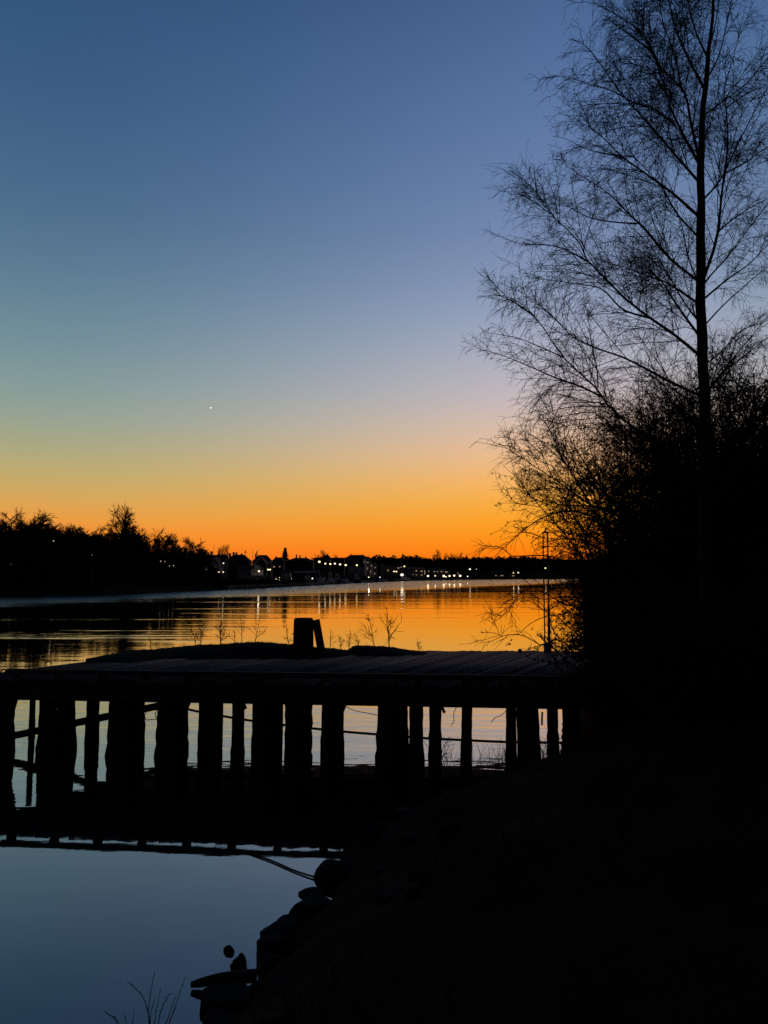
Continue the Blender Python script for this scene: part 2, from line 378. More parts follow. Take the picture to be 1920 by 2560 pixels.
# near bank: waterline traced in world metres
NSH = [W(852, 2120), W(812, 2200), W(775, 2265), W(700, 2310), W(648, 2345), W(640, 2400), W(590, 2440), W(528, 2480), W(512, 2545)]
NSH = [np.array((18, 60, 0)), np.array((11.5, 40, 0)), np.array((6.5, 22, 0)), np.array((4.5, 19.3, 0)), np.array((4.0, 17.5, 0)), np.array((3.2, 14.2, 0)), np.array((2.1, 12.3, 0)), np.array((0.6, 10.6, 0))] + [p + np.array(((.05, .12, .2)[i] if i < 3 else .24, .02, 0)) for i, p in enumerate(NSH)] + \
      [np.array((-1.75, 4.6, 0)), np.array((-2.6, 2.0, 0)), np.array((-4.2, -3, 0)), np.array((-9, -14, 0)), np.array((-20, -40, 0))]
NSH = np.array(NSH)[:, :2]
def sdist(Xs, Ys):                   # signed distance to the waterline, + on the land (east) side
    p = np.stack([Xs, Ys], -1)[..., None, :]; a = NSH[:-1]; b = NSH[1:]; ab = b-a
    t = np.clip(((p-a)*ab).sum(-1)/(ab*ab).sum(-1), 0, 1); q = a+t[..., None]*ab; dv = p-q; dd = np.linalg.norm(dv, axis=-1)
    i = dd.argmin(-1); d = np.take_along_axis(dd, i[..., None], -1)[..., 0]
    cr = ab[:, 0]*(p[..., 1]-a[:, 1])-ab[:, 1]*(p[..., 0]-a[:, 0])
    s = np.sign(np.take_along_axis(cr, i[..., None], -1)[..., 0])
    return d*s
def bank_z(Xs, Ys):
    s = sdist(np.asarray(Xs, float), np.asarray(Ys, float))
    z = np.where(s > 0, 1.45*(1-np.exp(-np.maximum(s, 0)/1.7))+np.minimum(np.maximum(s-2.0, 0)*.10, 1.2), s*.45)
    return z + np.clip(s, 0, 1)*0.06*vnoise(np.asarray(Xs)*2.0, np.asarray(Ys)*2.0, 1)
def near_land():
    xs = np.concatenate([np.arange(-22, -5, 1.0), np.arange(-5, 8, .16), np.arange(8, 90, 2.0)])
    ys = np.concatenate([np.arange(-40, 0, 2.0), np.arange(0, 20, .16), np.arange(20, 62, 2.0)])
    Xg, Yg = np.meshgrid(xs, ys); Z = bank_z(Xg, Yg)
    if True:
        Z = np.maximum(Z, -1.5)
    V = np.stack([Xg, Yg, Z], -1).reshape(-1, 3); n = len(xs)
    i = np.arange(len(ys)-1)[:, None]*n+np.arange(n-1)[None, :]
    Fc = np.stack([i, i+1, i+n+1, i+n], -1).reshape(-1, 4)
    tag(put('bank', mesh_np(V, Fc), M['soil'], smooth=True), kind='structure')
near_land()
def bz(x, y): return float(bank_z(np.array([x]), np.array([y]))[0])

def bank_grass():
    rng = np.random.default_rng(11); n = 26000
    X = rng.uniform(-3.0, 9.5, n); Y = 1.2 + rng.uniform(0, 1, n)**1.3*15.5
    s = sdist(X, Y); cl = vnoise(X*1.3, Y*1.3, 5)
    keep = (s > 0.7+0.5*rng.random(n)) & (cl+rng.normal(0, .4, n) > -0.35) & (np.hypot(X, Y) > 1.6)
    X, Y = X[keep], Y[keep]; n = len(X); Z = bank_z(X, Y)-.02
    st = np.stack([X, Y, Z], 1); tuft = np.stack([np.sin(X*3+Y), np.cos(Y*2.6-X), 3.2+0*X], 1)*.3
    d = unit(tuft*1.0+rng.normal(0, .28, (n, 3))+np.array((-.12, 0, .1))); L = rng.uniform(.10, .42, n)*(1+.5*vnoise(X, Y, 9))
    pts = grow(rng, st, d, L, 4, .10, .40)
    side = unit(np.cross(d, rng.normal(size=(n, 3))))[:, None, :]*(np.array([.0035, .0032, .0025, .0016, .0004])[None, :, None])
    V = np.stack([pts-side, pts+side], 2).reshape(-1, 3)
    i = (np.arange(n)[:, None]*10+np.arange(0, 8, 2)[None, :])
    Fc = np.stack([i, i+1, i+3, i+2], -1).reshape(-1, 4)
    tag(put('bank_grass', mesh_np(V, Fc), M['grass']), 'rough dry grass growing over the dark near bank', 'grass', kind='stuff')
bank_grass()

# ------------------------------------------------------------------ the jetty
DZ = 1.385                                   # top of the boards above the water
def nearY(X): return 13.38 - .102*X
DIR = np.array((.49, 1.0)); FARY = 19.03
def UX(px, y): a, b, c = ray(px, y); return a/b
def edgeY(px, y=1630): return 14.59/(.49-UX(px, y))
def build_pier():
    root = thing('pier', 'old timber jetty on dark piles with a low kerb rail along its near edge', 'pier', (0, 13, 0))
    T = np.array(root.location)
    def b(mb, name, m, smooth=False):
        mb.v = [tuple(np.array(p)-T) for p in mb.v]; return mb.build(name, m, root, smooth)
    rng = random.Random(4)
    # boards
    V = []; Fc = []; tone = []; X = -7.65; w = 0.125
    while X < 10.5:
        g = rng.uniform(.006, .016); x0, x1 = X+g/2, X+w-g/2; dz = rng.uniform(-.009, .009)
        ov = rng.uniform(0, .03); e = FARY + rng.uniform(-.04, .05); tl = rng.choice((.6, .8, .9, 1.1, 1.4))*rng.uniform(.85, 1.15)
        tilt = rng.uniform(-.006, .006); base = len(V)
        for x, q in ((x0, -tilt), (x1, tilt)):
            ya = nearY(x)-.04-ov
            xa = x; xb = x+DIR[0]*(e-ya)
            for zz in (DZ-.05, DZ):
                V.append((xa, ya, zz+dz+q)); V.append((xb, e, zz+dz+q))
        # order: x0:[lo a, lo b, hi a, hi b], x1: same
        a = base
        Fc += [(a+2, a+6, a+7, a+3), (a, a+1, a+5, a+4), (a, a+4, a+6, a+2), (a+1, a+3, a+7, a+5), (a, a+2, a+3, a+1), (a+4, a+5, a+7, a+6)]
        tone += [tl]*8; X += w
    me = mesh_np(np.array(V)-T, Fc); at = me.attributes.new('tone', 'FLOAT', 'POINT'); at.data.foreach_set('value', np.array(tone, np.float32))
    put('deck', me, M['deck'], root)
    # bearers under the boards
    for k, (dy, h0, ww) in enumerate(((.22, .32, .28), (2.2, .12, .22), (4.0, .12, .22))):
        q = MB(); xa, xb = -7.62+.5*dy, 10.2
        q.bar((xa, nearY(xa)+dy, DZ-.055-h0/2), (xb, nearY(xb)+dy, DZ-.055-h0/2), ww, h0); b(q, 'bearer', M['beam'])
    q = MB(); xa = -7.7; q.bar((xa, nearY(xa)-.03, DZ-.222), (10.2, nearY(10.2)-.03, DZ-.222), .07, .33); b(q, 'fascia_board', M['beam'])
    # kerb rail with blocks
    xl = P(20, 1671, 14.07)[0]; q = MB()
    for xs, xe in ((xl, -2.4), (-2.39, 2.6), (2.61, 9.5)):
        q.bar((xs, nearY(xs)-.03, DZ+.114), (xe, nearY(xe)-.03, DZ+.114), .12, .085)
    b(q, 'kerb_rail', M['beam'])
    x = xl+.20
    while x < 9.4:
        q = MB(); q.box((x, nearY(x)-.03, DZ+.034), (.13, .11, .075), -.102); b(q, 'kerb_block', M['beam']); x += .795
    # mooring rings bolted by the edge
    for px, py in ((121, 1663), (10, 1677)):
        p = P(px, py, 16.0 if px > 50 else 14.6); p[2] = DZ+.01
        q = MB(); q.tube([(p[0]+.06*math.cos(a), p[1], p[2]+.06*math.sin(a)+.01) for a in np.linspace(-.3, math.pi+.3, 12)], .013, 6); b(q, 'mooring_ring', M['iron'], True)
    # piles: near row (x range at y = 1800 in the photograph), depth row
    rows = [(-16, 33, 0), (73, 87, 1.5), (98, 140, .0), (143, 187, .35), (216, 247, 1.0), (272, 318, 0), (314, 361, .5), (393, 432, .0), (430, 469, .6), (497, 527, .3), (527, 556, .05),
            (580, 611, .0), (631, 668, .1), (666, 704, .5), (713, 745, .0), (744, 780, 1.6), (804, 832, .1), (830, 859, .3), (943, 985, .0), (983, 1020, .4),
            (1023, 1058, .1), (1073, 1103, .05), (1153, 1180, 0), (1265, 1290, .3), (1293, 1347, .0), (1368, 1395, .2), (1408, 1450, .1), (1480, 1530, 0), (1590, 1640, 0)]
    for i, (a, c, dy) in enumerate(rows):
        px = (a+c)/2; u = UX(px, 1800); Y = 13.60/(1+.102*u)+dy; Xc = u*Y; rr = (c-a)/2*PXM(Y)
        lean = rng.uniform(-.03, .03); pts = []; rad = []
        for j in range(25):
            t = j/24; z = -1.3+t*(DZ-.07+1.3); wb = rng.uniform(-.05, .05)
            pts.append((Xc+lean*(z-.6), Y+rng.uniform(-.004, .004), z))
            rad.append(rr*(1+.05*wb*10*.3+(.06 if z < .15 else 0)+(.14*rng.random() if abs(z-.22) < .3 else 0)+.05*rng.uniform(-1, 1)))
        q = MB(); q.tube(pts, rad, 14); b(q, 'pile', M['pile'], True)
    # back row piles, seen only between the others
    for px in (120, 300, 440, 540, 690, 760, 1000, 1320, 1500):
        u = UX(px, 1800); Y = min(17.6, edgeY(px, 1800)-.4); q = MB()
        q.tube([(u*Y, Y, -1.2), (u*Y+.01, Y, 0), (u*Y, Y, DZ-.07)], .15, 12); b(q, 'pile', M['pile'], True)
    # long raking timber at the left end
    a = P(15, 1843, 14.65); c = P(420, 1760, 14.3); q = MB(); q.bar(a, c, .10, .125); b(q, 'brace', M['beam'])
    a = P(10, 1843, 14.7); c = P(50, 1700, 14.7); q = MB(); q.bar(a, c, .08, .10); b(q, 'brace', M['beam'])
    # knees at the heads of some piles
    for px, s in ((33, 1), (470, 1), (860, 1), (611, -1), (1108, -1)):
        u = UX(px, 1760); Y = 13.66/(1+.102*u); q = MB(); q.bar((u*Y-.02*s, Y, .85), (u*Y+.08*s, Y, 1.09), .09, .05); b(q, 'knee', M['beam'])
build_pier()
def hang(name, label, cat, pix, rad, m, d0):
    pts = []
    for x, y, dy in pix:
        u = UX(x, y); Y = 13.38/(1+.102*u)+d0+dy; pts.append(P(x, y, Y))
    pts = resample(pts, 40); o = np.array(pts[0]); q = MB(); q.tube(pts-o, rad, 6)
    ob = q.build(name, m, None, True); ob.location = o; return tag(ob, label, cat)
hang('slack_cable', 'thin dark cable sagging between the piles under the jetty', 'cable', [(440, 1766, 0), (500, 1780, 0), (555, 1790, 0), (630, 1802, 0), (713, 1813, 0), (858, 1829, 0), (943, 1836, 0), (1055, 1845, 0), (1153, 1850, 0), (1265, 1855, 0), (1425, 1857, 0)], .024, M['iron'], .60)
hang('fender_rope', 'thin loop of rope hanging beneath the left part of the jetty', 'rope', [(362, 1766, 0), (367, 1775, 0), (362, 1788, 0), (364, 1798, 0), (378, 1799, 0), (391, 1797, 0), (388, 1785, 0), (392, 1774, 0), (388, 1762, 0)], .008, M['twig'], .30)
hang('hanging_iron', 'short rusty iron hanging from the jetty near its right end', 'iron bar', [(1356, 1780, 0), (1355, 1795, 0), (1355, 1813, 0)], .016, M['iron'], .20)

hang('hanging_twig', 'thin bare twig hanging under the jetty in the wide right hand gap', 'twig', [(1266, 1776, 0), (1255, 1787, 0), (1235, 1797, 0), (1228, 1806, 0)], [.006]*40, M['twig'], .3)
hang('hanging_twig', 'thin bare twig hanging under the jetty left of the wide right hand gap', 'twig', [(1141, 1768, 0), (1134, 1786, 0), (1135, 1800, 0), (1128, 1815, 0)], [.006]*40, M['twig'], .3)
hang('hanging_twig', 'long bare twig drooping under the jetty in the middle gap', 'twig', [(860, 1764, 0), (885, 1776, 0), (915, 1782, 0), (946, 1789, 0)], [.007]*40, M['twig'], .3)
# floating pole in the near water
pts = resample([W(620, 2131, .01), W(680, 2152, .012), W(740, 2178, .012), W(815, 2201, .02)], 14); o = pts[0].copy()
q = MB(); q.tube(pts-o, .010, 6); ob = q.build('drifting_branch', M['twig'], None, True); ob.location = o
tag(ob, 'thin dark branch lying in the calm water by the stones', 'branch')

# shed, straight edge behind the shrubs
def build_shed():
    Y0 = 20.2; dpt = 3.6; x0 = P(1456, 1500, Y0+dpt)[0]; zt = top_z(1447, Y0+dpt); w = 5.4
    t = thing('shed', 'black board shed with a straight vertical corner behind the shrubs', 'shed', (x0+w/2, Y0+dpt/2, 0.4))
    q = MB(); q.box((0, 0, (zt-.4)/2), (w, dpt, zt-.4)); q.build('wall', M['shed'], t)
    q = MB()
    for i in range(26): q.box((-w/2+.1+i*.2, -dpt/2-.012, (zt-.4)/2), (.05, .02, zt-.5))
    q.build('cover_strips', M['shed'], t)
    q = MB(); q.add([(-w/2+.0, -dpt/2-.1, zt-.4), (w/2+.1, -dpt/2-.1, zt-.4), (w/2+.1, dpt/2+.1, zt-.2), (-w/2, dpt/2+.1, zt-.2), (-w/2, -dpt/2-.1, zt-.34), (w/2+.1, -dpt/2-.1, zt-.34), (w/2+.1, dpt/2+.1, zt-.14), (-w/2, dpt/2+.1, zt-.14)],
                [(0,3,2,1),(4,5,6,7),(0,1,5,4),(1,2,6,5),(2,3,7,6),(3,0,4,7)]); q.build('roof', M['roof'], t)
build_shed()

# mounds of soil on the deck
def mound(crest, ymax, front, seed):
    cx = [c[0] for c in crest]; cy = [c[1] for c in crest]; nx, ny = 110, 22; V = []
    rng = np.random.default_rng(seed)
    for i in range(nx+1):
        px = cx[0]+(cx[-1]-cx[0])*i/nx; u = UX(px, 1625)
        Yc = min(ymax, edgeY(px)-.28); ytop = np.interp(px, cx, cy)
        zc = max(P(px, ytop, Yc)[2]-DZ, 0.0)
        hh = min(1, 6*min(i, nx-i)/nx)
        f = front*max(hh, .15)
        for j in range(ny+1):
            t = j/ny; Y = Yc-f+(f+.45)*t; s = (Y-Yc)/f if Y < Yc else (Y-Yc)/.45
            prof = max(0, 1-abs(s)**(2.0 if s < 0 else 2.5))
            nz = .012*vnoise(px*.12, Y*9, seed)*prof*1.5
            V.append((u*Y if True else 0, Y, DZ-.03+(zc+.03)*prof+nz if zc > 0 else DZ-.03))
    n = ny+1; Fc = [(i*n+j, (i+1)*n+j, (i+1)*n+j+1, i*n+j+1) for i in range(nx) for j in range(ny)]
    tag(put('earth_mound', mesh_np(V, Fc), M['soil'], smooth=True), kind='structure')
    return
C1 = [(215, 1648), (260, 1640), (300, 1632), (330, 1626), (380, 1624), (430, 1619), (500, 1612), (552, 1611), (590, 1607), (640, 1605), (670, 1606), (700, 1609), (740, 1613), (790, 1618), (840, 1622), (885, 1629), (920, 1636)]
C2 = [(855, 1634), (872, 1624), (882, 1616), (900, 1614), (950, 1616), (985, 1619), (1015, 1625), (1060, 1630), (1100, 1637)]
mound(C1, 18.4, 1.35, 1); mound(C2, 18.6, .95, 2)
def mound_top(px):
    v = np.interp(px, [c[0] for c in C1+C2[3:]], [c[1] for c in C1+C2[3:]]) if px < 855 else np.interp(px, [c[0] for c in C2], [c[1] for c in C2])
    Y = min(18.4 if px < 870 else 18.6, edgeY(px)-.28); return P(px, v, Y)
def mound_grass():
    rng = np.random.default_rng(5); n = 2600; px = rng.uniform(240, 1080, n); st = np.array([mound_top(p) for p in px])
    st[:, 1] += rng.uniform(-.15, .12, n); st[:, 2] -= .02
    d = unit(rng.normal(0, .5, (n, 3))+np.array((0, 0, 1.0))); L = rng.uniform(.015, .055, n)*(1+1.2*(rng.random(n) < .06))
    pts = grow(rng, st, d, L, 3, .15, .2); v, f = tubes(pts, np.broadcast_to(np.array([.003, .0028, .002, .001]), (n, 4)))
    tag(put('mound_grass', mesh_np(v, f), M['grass']), 'short dead grass fringing the soil heaps on the jetty', 'grass', kind='stuff')
mound_grass()

# bollard with raking strut
def build_bollard():
    Y = 18.1; a = P(733, 1618, Y); b = P(784, 1618, Y); top = P(760, 1547, Y)[2]; w = b[0]-a[0]; c = (a+b)/2; z0 = DZ-.02
    t = thing('mooring_bollard', 'stout black timber bollard with a leaning strut beside it on the jetty', 'bollard', (c[0], Y, z0)); h = top-z0
    q = MB(); q.tube([(-.006, 0, 0), (-.003, 0, h*.4), (0, 0, h*.96), (.0, 0, h)], [w/2*1.03, w/2*1.01, w/2*.97, w/2*.93], 22); q.build('post', M['pile'], t, True)
    q = MB(); q.tube([(0, 0, h+.001), (0, 0, h+.02)], [w/2*.9, w/2*.80], 22); q.build('cap', M['beam'], t, True)
    tp = P(790, 1550, Y)-np.array((c[0], Y, z0)); bt = P(807, 1621, Y)-np.array((c[0], Y, z0)); bt[2] = 0.0
    tp[2] = h-.02
    q = MB(); q.bar((tp[0], -.05, tp[2]), (bt[0], -.12, bt[2]), .17, .15, up=(0, 1, 0)); q.build('strut', M['beam'], t)
    q = MB(); q.tube([(-w/2-.10, 0, .21), (-w/2+.05, 0, .235)], .05, 8); q.build('peg', M['beam'], t)
    q = MB(); q.tube([(-w/2-.035, .0, .50), (-w/2+.05, .0, .50)], .014, 8); q.build('bolt', M['iron'], t)
    q = MB(); q.tube([(w/2-.03, -.03, .10), (w/2+.20, -.09, .10)], .012, 6); q.build('tie_rod', M['iron'], t)
build_bollard()

# slim lattice mast at the far edge of the deck
def build_mast():
    Y = 18.8; k = PXM(Y); bx = P(1369, 1630, Y)[0]
    t = thing('lattice_mast', 'slim lattice mast of thin rods rising from the far edge of the jetty', 'mast', (bx, Y, DZ))
    hz = lambda y: P(1369, y, Y)[2]-DZ
    for dx, dy in ((-6.4, 0), (2.8, -.09), (6.2, .04)):
        q = MB(); q.tube([(dx*k, dy, 0), (dx*k, dy, hz(1331))], .016, 6); q.build('rod', M['iron'], t)
    for y, w, h in ((1366, 20, 2.0), (1331, 15, 2.8)):
        q = MB(); q.box((0, 0, hz(y)), (w*k, .16, h*k)); q.build('collar', M['iron'], t)
    q = MB(); q.tube([(.0, 0, hz(1331)), (.0, 0, hz(1319.5))], [.020, .016], 8); q.build('finial', M['iron'], t)
    q = MB(); q.box((.2*k, 0, hz(1609)/2), (15*k, .2, hz(1609))); q.build('base', M['beam'], t)
    q = MB(); q.tube([(3.6*k, -.03, 0), (3.6*k, -.03, hz(1515))], [.038, .026], 8); q.build('post', M['beam'], t)
    ys = list(range(1345, 1605, 23))
    for i, y in enumerate(ys):
        q = MB()
        if i % 2: q.bar((-6.4*k, 0, hz(y)), (2.8*k, -.09, hz(y)), .006)
        else: q.bar((2.8*k, -.09, hz(y)), (6.2*k, .04, hz(y+8)), .006)
        q.build('lacing_bar', M['iron'], t)
build_mast()
# lump left on the deck by the mast
p = P(1300, 1634, 18.6); q = MB(); q.ball((0, 0, .045), .055, 10, 6, (1, .8, .9)); ob = q.build('stone', M['rock'], None, True); ob.location = (p[0], 18.6, DZ)
tag(ob, 'small rounded stone on the far edge of the jetty left of the mast', 'stone')

# ------------------------------------------------------------------ saplings and weeds
def sapling(px, y0, y1, lean, name, label, cat, Y=None, spread=.5, seed=0, thick=.007, n2=11, group=None, base=None, alt=True):
    rng = np.random.default_rng(seed+100); b = mound_top(px) if base is None else np.array(base, float)
    Y = b[1]; h = (y0-y1)*PXM(Y); top = b+np.array((lean*PXM(Y), rng.uniform(-.05, .05), h))
    stem = resample([b-np.array((0, 0, .03)), b*.5+top*.5+np.array((rng.normal(0, .01), 0, 0)), top], 9)[None]
    t = thing(name, label, cat, b, 0, group); k = []
    v, f = tubes(stem-b, np.linspace(thick, thick*.35, 9)[None], 5); put('stem', mesh_np(v, f), M['twig'], t)
    pos, d, tt, Ln, par = kids(rng, stem, n2/h, .12, .97, (.7, 1.1))
    L = h*rng.uniform(.25, .55, len(pos))*(1.15-tt)*spread*2.5
    b1 = grow(rng, pos, d, L, 4, .10, -.10); k.append(tubes(b1-b, np.broadcast_to(np.linspace(thick*.55, thick*.3, 5), b1.shape[:2]), 3))
    pos, d, tt, Ln, par = kids(rng, b1, 20/h*.5, .3, 1, (.6, 1.0))
    if len(pos):
        b2 = grow(rng, pos, d, Ln*rng.uniform(.2, .5, len(pos)), 3, .12, -.05); k.append(tubes(b2-b, np.broadcast_to(np.linspace(thick*.36, thick*.24, 4), b2.shape[:2]), 3))
    v, f = join(k); put('twigs', mesh_np(v, f), M['twig'], t)
    return t
SAP = [(378, 1623, 1591, -6, 'tiny bare weed at the far left of the long soil heap'), (502, 1611, 1560, 3, 'bushy bare sapling on the left part of the long soil heap'),
       (490, 1611, 1570, -12, 'short leaning bare sapling at the left of the bushy one'), (552, 1610, 1551, 0, 'upright bare sapling with a dark stem left of the pair of tall thin ones'),
       (588, 1607, 1575, -6, 'low bare weed just left of the pair of tall thin saplings'), (605, 1605, 1537, -6, 'tall thin bare sapling, left one of the pair on top of the heap'), (637, 1603, 1540, 12, 'tall thin forked sapling, right one of the pair on top of the heap'),
       (723, 1608, 1561, -8, 'thin weed just left of the timber bollard'), (825, 1620, 1574, 2, 'thin weed just right of the bollard strut'), (853, 1622, 1588, -8, 'small weed between the bollard and the right hand saplings'),
       (872, 1620, 1571, 4, 'branching weed at the left foot of the smaller soil heap'), (898, 1615, 1590, -8, 'tiny weed on the left end of the smaller soil heap'), (936, 1615, 1537, -16, 'tall bare sapling leaning left on the smaller soil heap'),
       (973, 1618, 1523, -6, 'tallest bare sapling with spreading branches on the smaller soil heap'), (1048, 1629, 1598, -4, 'tiny weed at the right end of the smaller soil heap')]
for i, (px, y0, y1, ln, lab) in enumerate(SAP):
    sapling(px, y0, y1, ln, 'sapling' if y0-y1 > 45 else 'weed', lab, 'sapling' if y0-y1 > 45 else 'weed', seed=i, spread=.62 if px in (973, 502) else .5,
            thick=.016 if px in (973, 552) else .010, n2=19 if px in (973, 502, 936) else 13, group='bare saplings and weeds on the jetty')
b = P(75, 1668, 16.1); b[2] = .0
b = np.array((P(75, 1660, 20.5)[0], 20.5, .2)); sapling(75, 1668, 1640, 0, 'weed', 'low bare weed beyond the left end of the jetty', 'weed', seed=40, base=(b[0], 20.5, P(75, 1672, 20.5)[2]), spread=.9, n2=14)

# ------------------------------------------------------------------ the birch
def px5(l): return [(x/2.074+1120, y/2.074) for x, y in l]
def px6(l): return [(x/2.074+1120, y/2.074+800) for x, y in l]
def build_birch():
    Y0 = 11.0; rng = np.random.default_rng(21)
    tp = [(1768, 1760), (1765, 1500), (1762, 1137), (1758, 900), (1751, 650), (1751, 482), (1758, 300), (1765, 200), (1775, 80), (1783, 0), (1790, -150), (1797, -400), (1800, -700)]
    wd = [44, 40, 34, 30, 27, 23, 17, 15, 10, 8.5, 7, 4, 1.2]
    base = np.array((P(1768, 1700, Y0)[0], Y0, 0)); base[2] = bz(base[0], base[1])-.1
    root = thing('birch_tree', 'tall bare birch with fine drooping twigs on the right bank', 'tree', base)
    T = [P(x, y, Y0) for x, y in tp]; T[0][2] = base[2]; tr = resample(T, 60); rad = np.interp(np.linspace(0, 1, 60), np.linspace(0, 1, 13)**1.0, wd)
    zs = [p[2] for p in T]; rad = np.interp(tr[:, 2], zs, wd)/2*PXM(Y0)*.86; rad *= 1+.05*np.sin(np.arange(60)*1.9)*np.sin(np.arange(60)*.7); tr[2:-2, 0] += .012*np.sin(np.arange(56)*.55)+.008*np.sin(np.arange(56)*1.7)
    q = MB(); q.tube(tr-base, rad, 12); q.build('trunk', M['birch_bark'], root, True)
    limbs = [px5(l) for l in (
        [(1318, 470), (1245, 300), (1180, 150), (1145, 0), (1120, -120), (1080, -300)],
        [(1328, 300), (1290, 180), (1255, 60), (1235, -60), (1200, -260)],
        [(1292, 880), (1260, 640), (1215, 460), (1110, 360), (1045, 240), (1000, 165), (930, 40), (880, -80)],
        [(1215, 480), (1190, 350), (1160, 240), (1110, 100), (1095, 0), (1070, -150)],
        [(1100, 350), (1040, 225), (950, 125), (850, 65), (720, 10), (610, 25)],
        [(1290, 870), (1205, 670), (1140, 520), (1110, 400), (1060, 280), (960, 130)],
        [(1285, 955), (1150, 770), (1040, 640), (930, 520), (850, 420), (760, 290), (690, 215), (600, 200)],
        [(1180, 650), (1060, 560), (960, 530), (850, 470), (740, 440), (620, 400), (520, 390)],
        [(1292, 1130), (1150, 990), (1010, 890), (900, 810), (800, 710), (700, 640), (600, 590), (545, 590)],
        [(900, 810), (780, 790), (690, 760), (610, 720), (510, 700)],
        [(1292, 1240), (1190, 1110), (1100, 960), (1000, 850), (900, 740)],
        [(1275, 1470), (1130, 1320), (1030, 1200), (930, 1100), (840, 1010), (740, 940), (640, 880), (560, 810)],
        [(980, 1160), (850, 1150), (740, 1130), (620, 1070), (520, 1010)],
        [(1285, 1500), (1245, 1330), (1205, 1150), (1120, 1000)],
        [(1290, 1860), (1180, 1740), (1050, 1650), (920, 1550), (840, 1470), (760, 1390), (722, 1350), (700, 1290), (620, 1190), (530, 1110), (460, 1000), (390, 930), (320, 880)],
        [(722, 1355), (600, 1290), (500, 1268), (380, 1265), (240, 1215)],
        [(530, 1110), (450, 1050), (370, 1010), (290, 1010)],
        [(1050, 1650), (900, 1600), (800, 1500), (650, 1470), (520, 1450), (400, 1440)],
        [(460, 1000), (450, 910), (445, 830)],
        [(1290, 1690), (1240, 1590), (1150, 1440), (1060, 1290), (960, 1180)],
        [(1340, 600), (1460, 500), (1560, 420), (1659, 300), (1780, 200)],
        [(1345, 1560), (1460, 1440), (1560, 1370), (1659, 1270), (1800, 1180)],
        [(1350, 1480), (1390, 1250), (1420, 1000), (1432, 900), (1450, 780), (1440, 560), (1430, 490), (1480, 300), (1520, 120)],
        [(1340, 1050), (1400, 950), (1500, 750), (1600, 560), (1670, 430), (1760, 300)],
        [(1342, 420), (1400, 300), (1440, 150), (1470, 0), (1500, -160)],
        [(1350, 260), (1385, 130), (1405, 0), (1430, -200)],
        [(1432, 900), (1530, 850), (1659, 760), (1780, 690)],
        [(1400, 1200), (1500, 1120), (1659, 1030), (1800, 980)],
        [(1440, 560), (1560, 480), (1659, 440), (1800, 330)],
        [(1345, 1700), (1420, 1590), (1540, 1480), (1659, 1380), (1760, 1300)])]
    limbs += [px6(l) for l in (
        [(1292, 400), (1150, 320), (1040, 260), (900, 190), (780, 150), (650, 90), (560, 0), (450, -100), (340, -170)],
        [(1290, 760), (1150, 690), (1010, 590), (900, 510), (820, 430), (770, 355), (700, 290), (600, 195), (520, 80), (460, -10), (350, -90), (230, -140)],
        [(800, 400), (700, 350), (560, 300), (420, 240), (300, 190), (170, 155), (60, 165)],
        [(600, 195), (480, 140), (350, 90), (250, 70), (170, 20)],
        [(778, 350), (772, 250), (745, 130), (728, 0), (720, -90)],
        [(1300, 900), (1100, 760), (980, 680), (880, 590), (760, 480), (640, 490), (520, 530), (460, 600)],
        [(1300, 1130), (1050, 1060), (850, 1000), (740, 960), (640, 890), (560, 830), (450, 760), (330, 680), (200, 600)],
        [(900, 1000), (740, 965), (600, 960), (480, 925), (370, 880), (230, 850)],
        [(880, 980), (780, 870), (650, 780), (560, 700), (440, 600), (330, 560)],
        [(1365, 240), (1450, 130), (1500, 70), (1659, 0), (1780, -80)],
        [(1368, 420), (1460, 390), (1560, 350), (1659, 320), (1790, 300)],
        [(1368, 400), (1430, 270), (1530, 190), (1659, 90), (1790, 0)],
        [(1370, 700), (1500, 620), (1580, 560), (1659, 490), (1790, 420)],
        [(1100, 330), (1160, 420), (1230, 520), (1290, 640)][::-1],
        [(1290, 560), (1200, 480), (1100, 330), (1040, 262)][::1])]
    txy = sorted((y, x) for x, y in tp)
    limbs = [[(float(np.interp(l[0][1], [t_[0] for t_ in txy], [t_[1] for t_ in txy])), l[0][1])]+list(l[1:]) if abs(l[0][0]-1757) < 32 else l for l in limbs]
    Ls = []; n0 = len(limbs)
    for i, l in enumerate(limbs):
        # depth: starts at the trunk (or its parent limb) and leans towards or away from the viewer
        k = rng.uniform(-.75, .75); x0 = l[0][0]; pts = []; acc = 0; prev = None
        d0 = 0.0
        if abs(x0-1757) > 40:
            # a side limb: take the depth of the nearest point of the limbs before it
            best = 1e9
            for (pl, pp) in Ls:
                for (ax, ay), pt in zip(pl, pp):
                    q_ = (ax-l[0][0])**2+(ay-l[0][1])**2
                    if q_ < best: best = q_; d0 = pt[1]-Y0
        for (x, y) in l:
            if prev is not None: acc += math.hypot(x-prev[0], y-prev[1])*PXM(Y0)
            prev = (x, y); pts.append(P(x, y, Y0+d0+k*acc*(1-.05*acc)))
        Ls.append((l, pts))
    # unseen limbs towards and away from the viewer, for volume
    lm = []
    for l, pts in Ls:
        p = resample(pts, 40); left = l[-1][0] < 1500; L = np.linalg.norm(np.diff(p, axis=0), axis=1).sum()
        lm.append(resample(p[:40-int(40*min(.25, (.28 if l[-1][1] > 780 else .10)/L))] if left else p, 16))
    for i in range(8):
        z = rng.uniform(4.0, 8.5); j = int(np.argmin(abs(tr[:, 2]-z))); s = tr[j]; az = (1 if i % 4 else -1)*(math.pi/2-.25+rng.normal(0, .4))
        d = np.array([[math.cos(az), math.sin(az), 1.0]]); lm.append(resample(grow(rng, s[None], d, np.array([rng.uniform(2.0, 3.2) if i % 4 else 1.6]), 6, .06, .10)[0], 16))
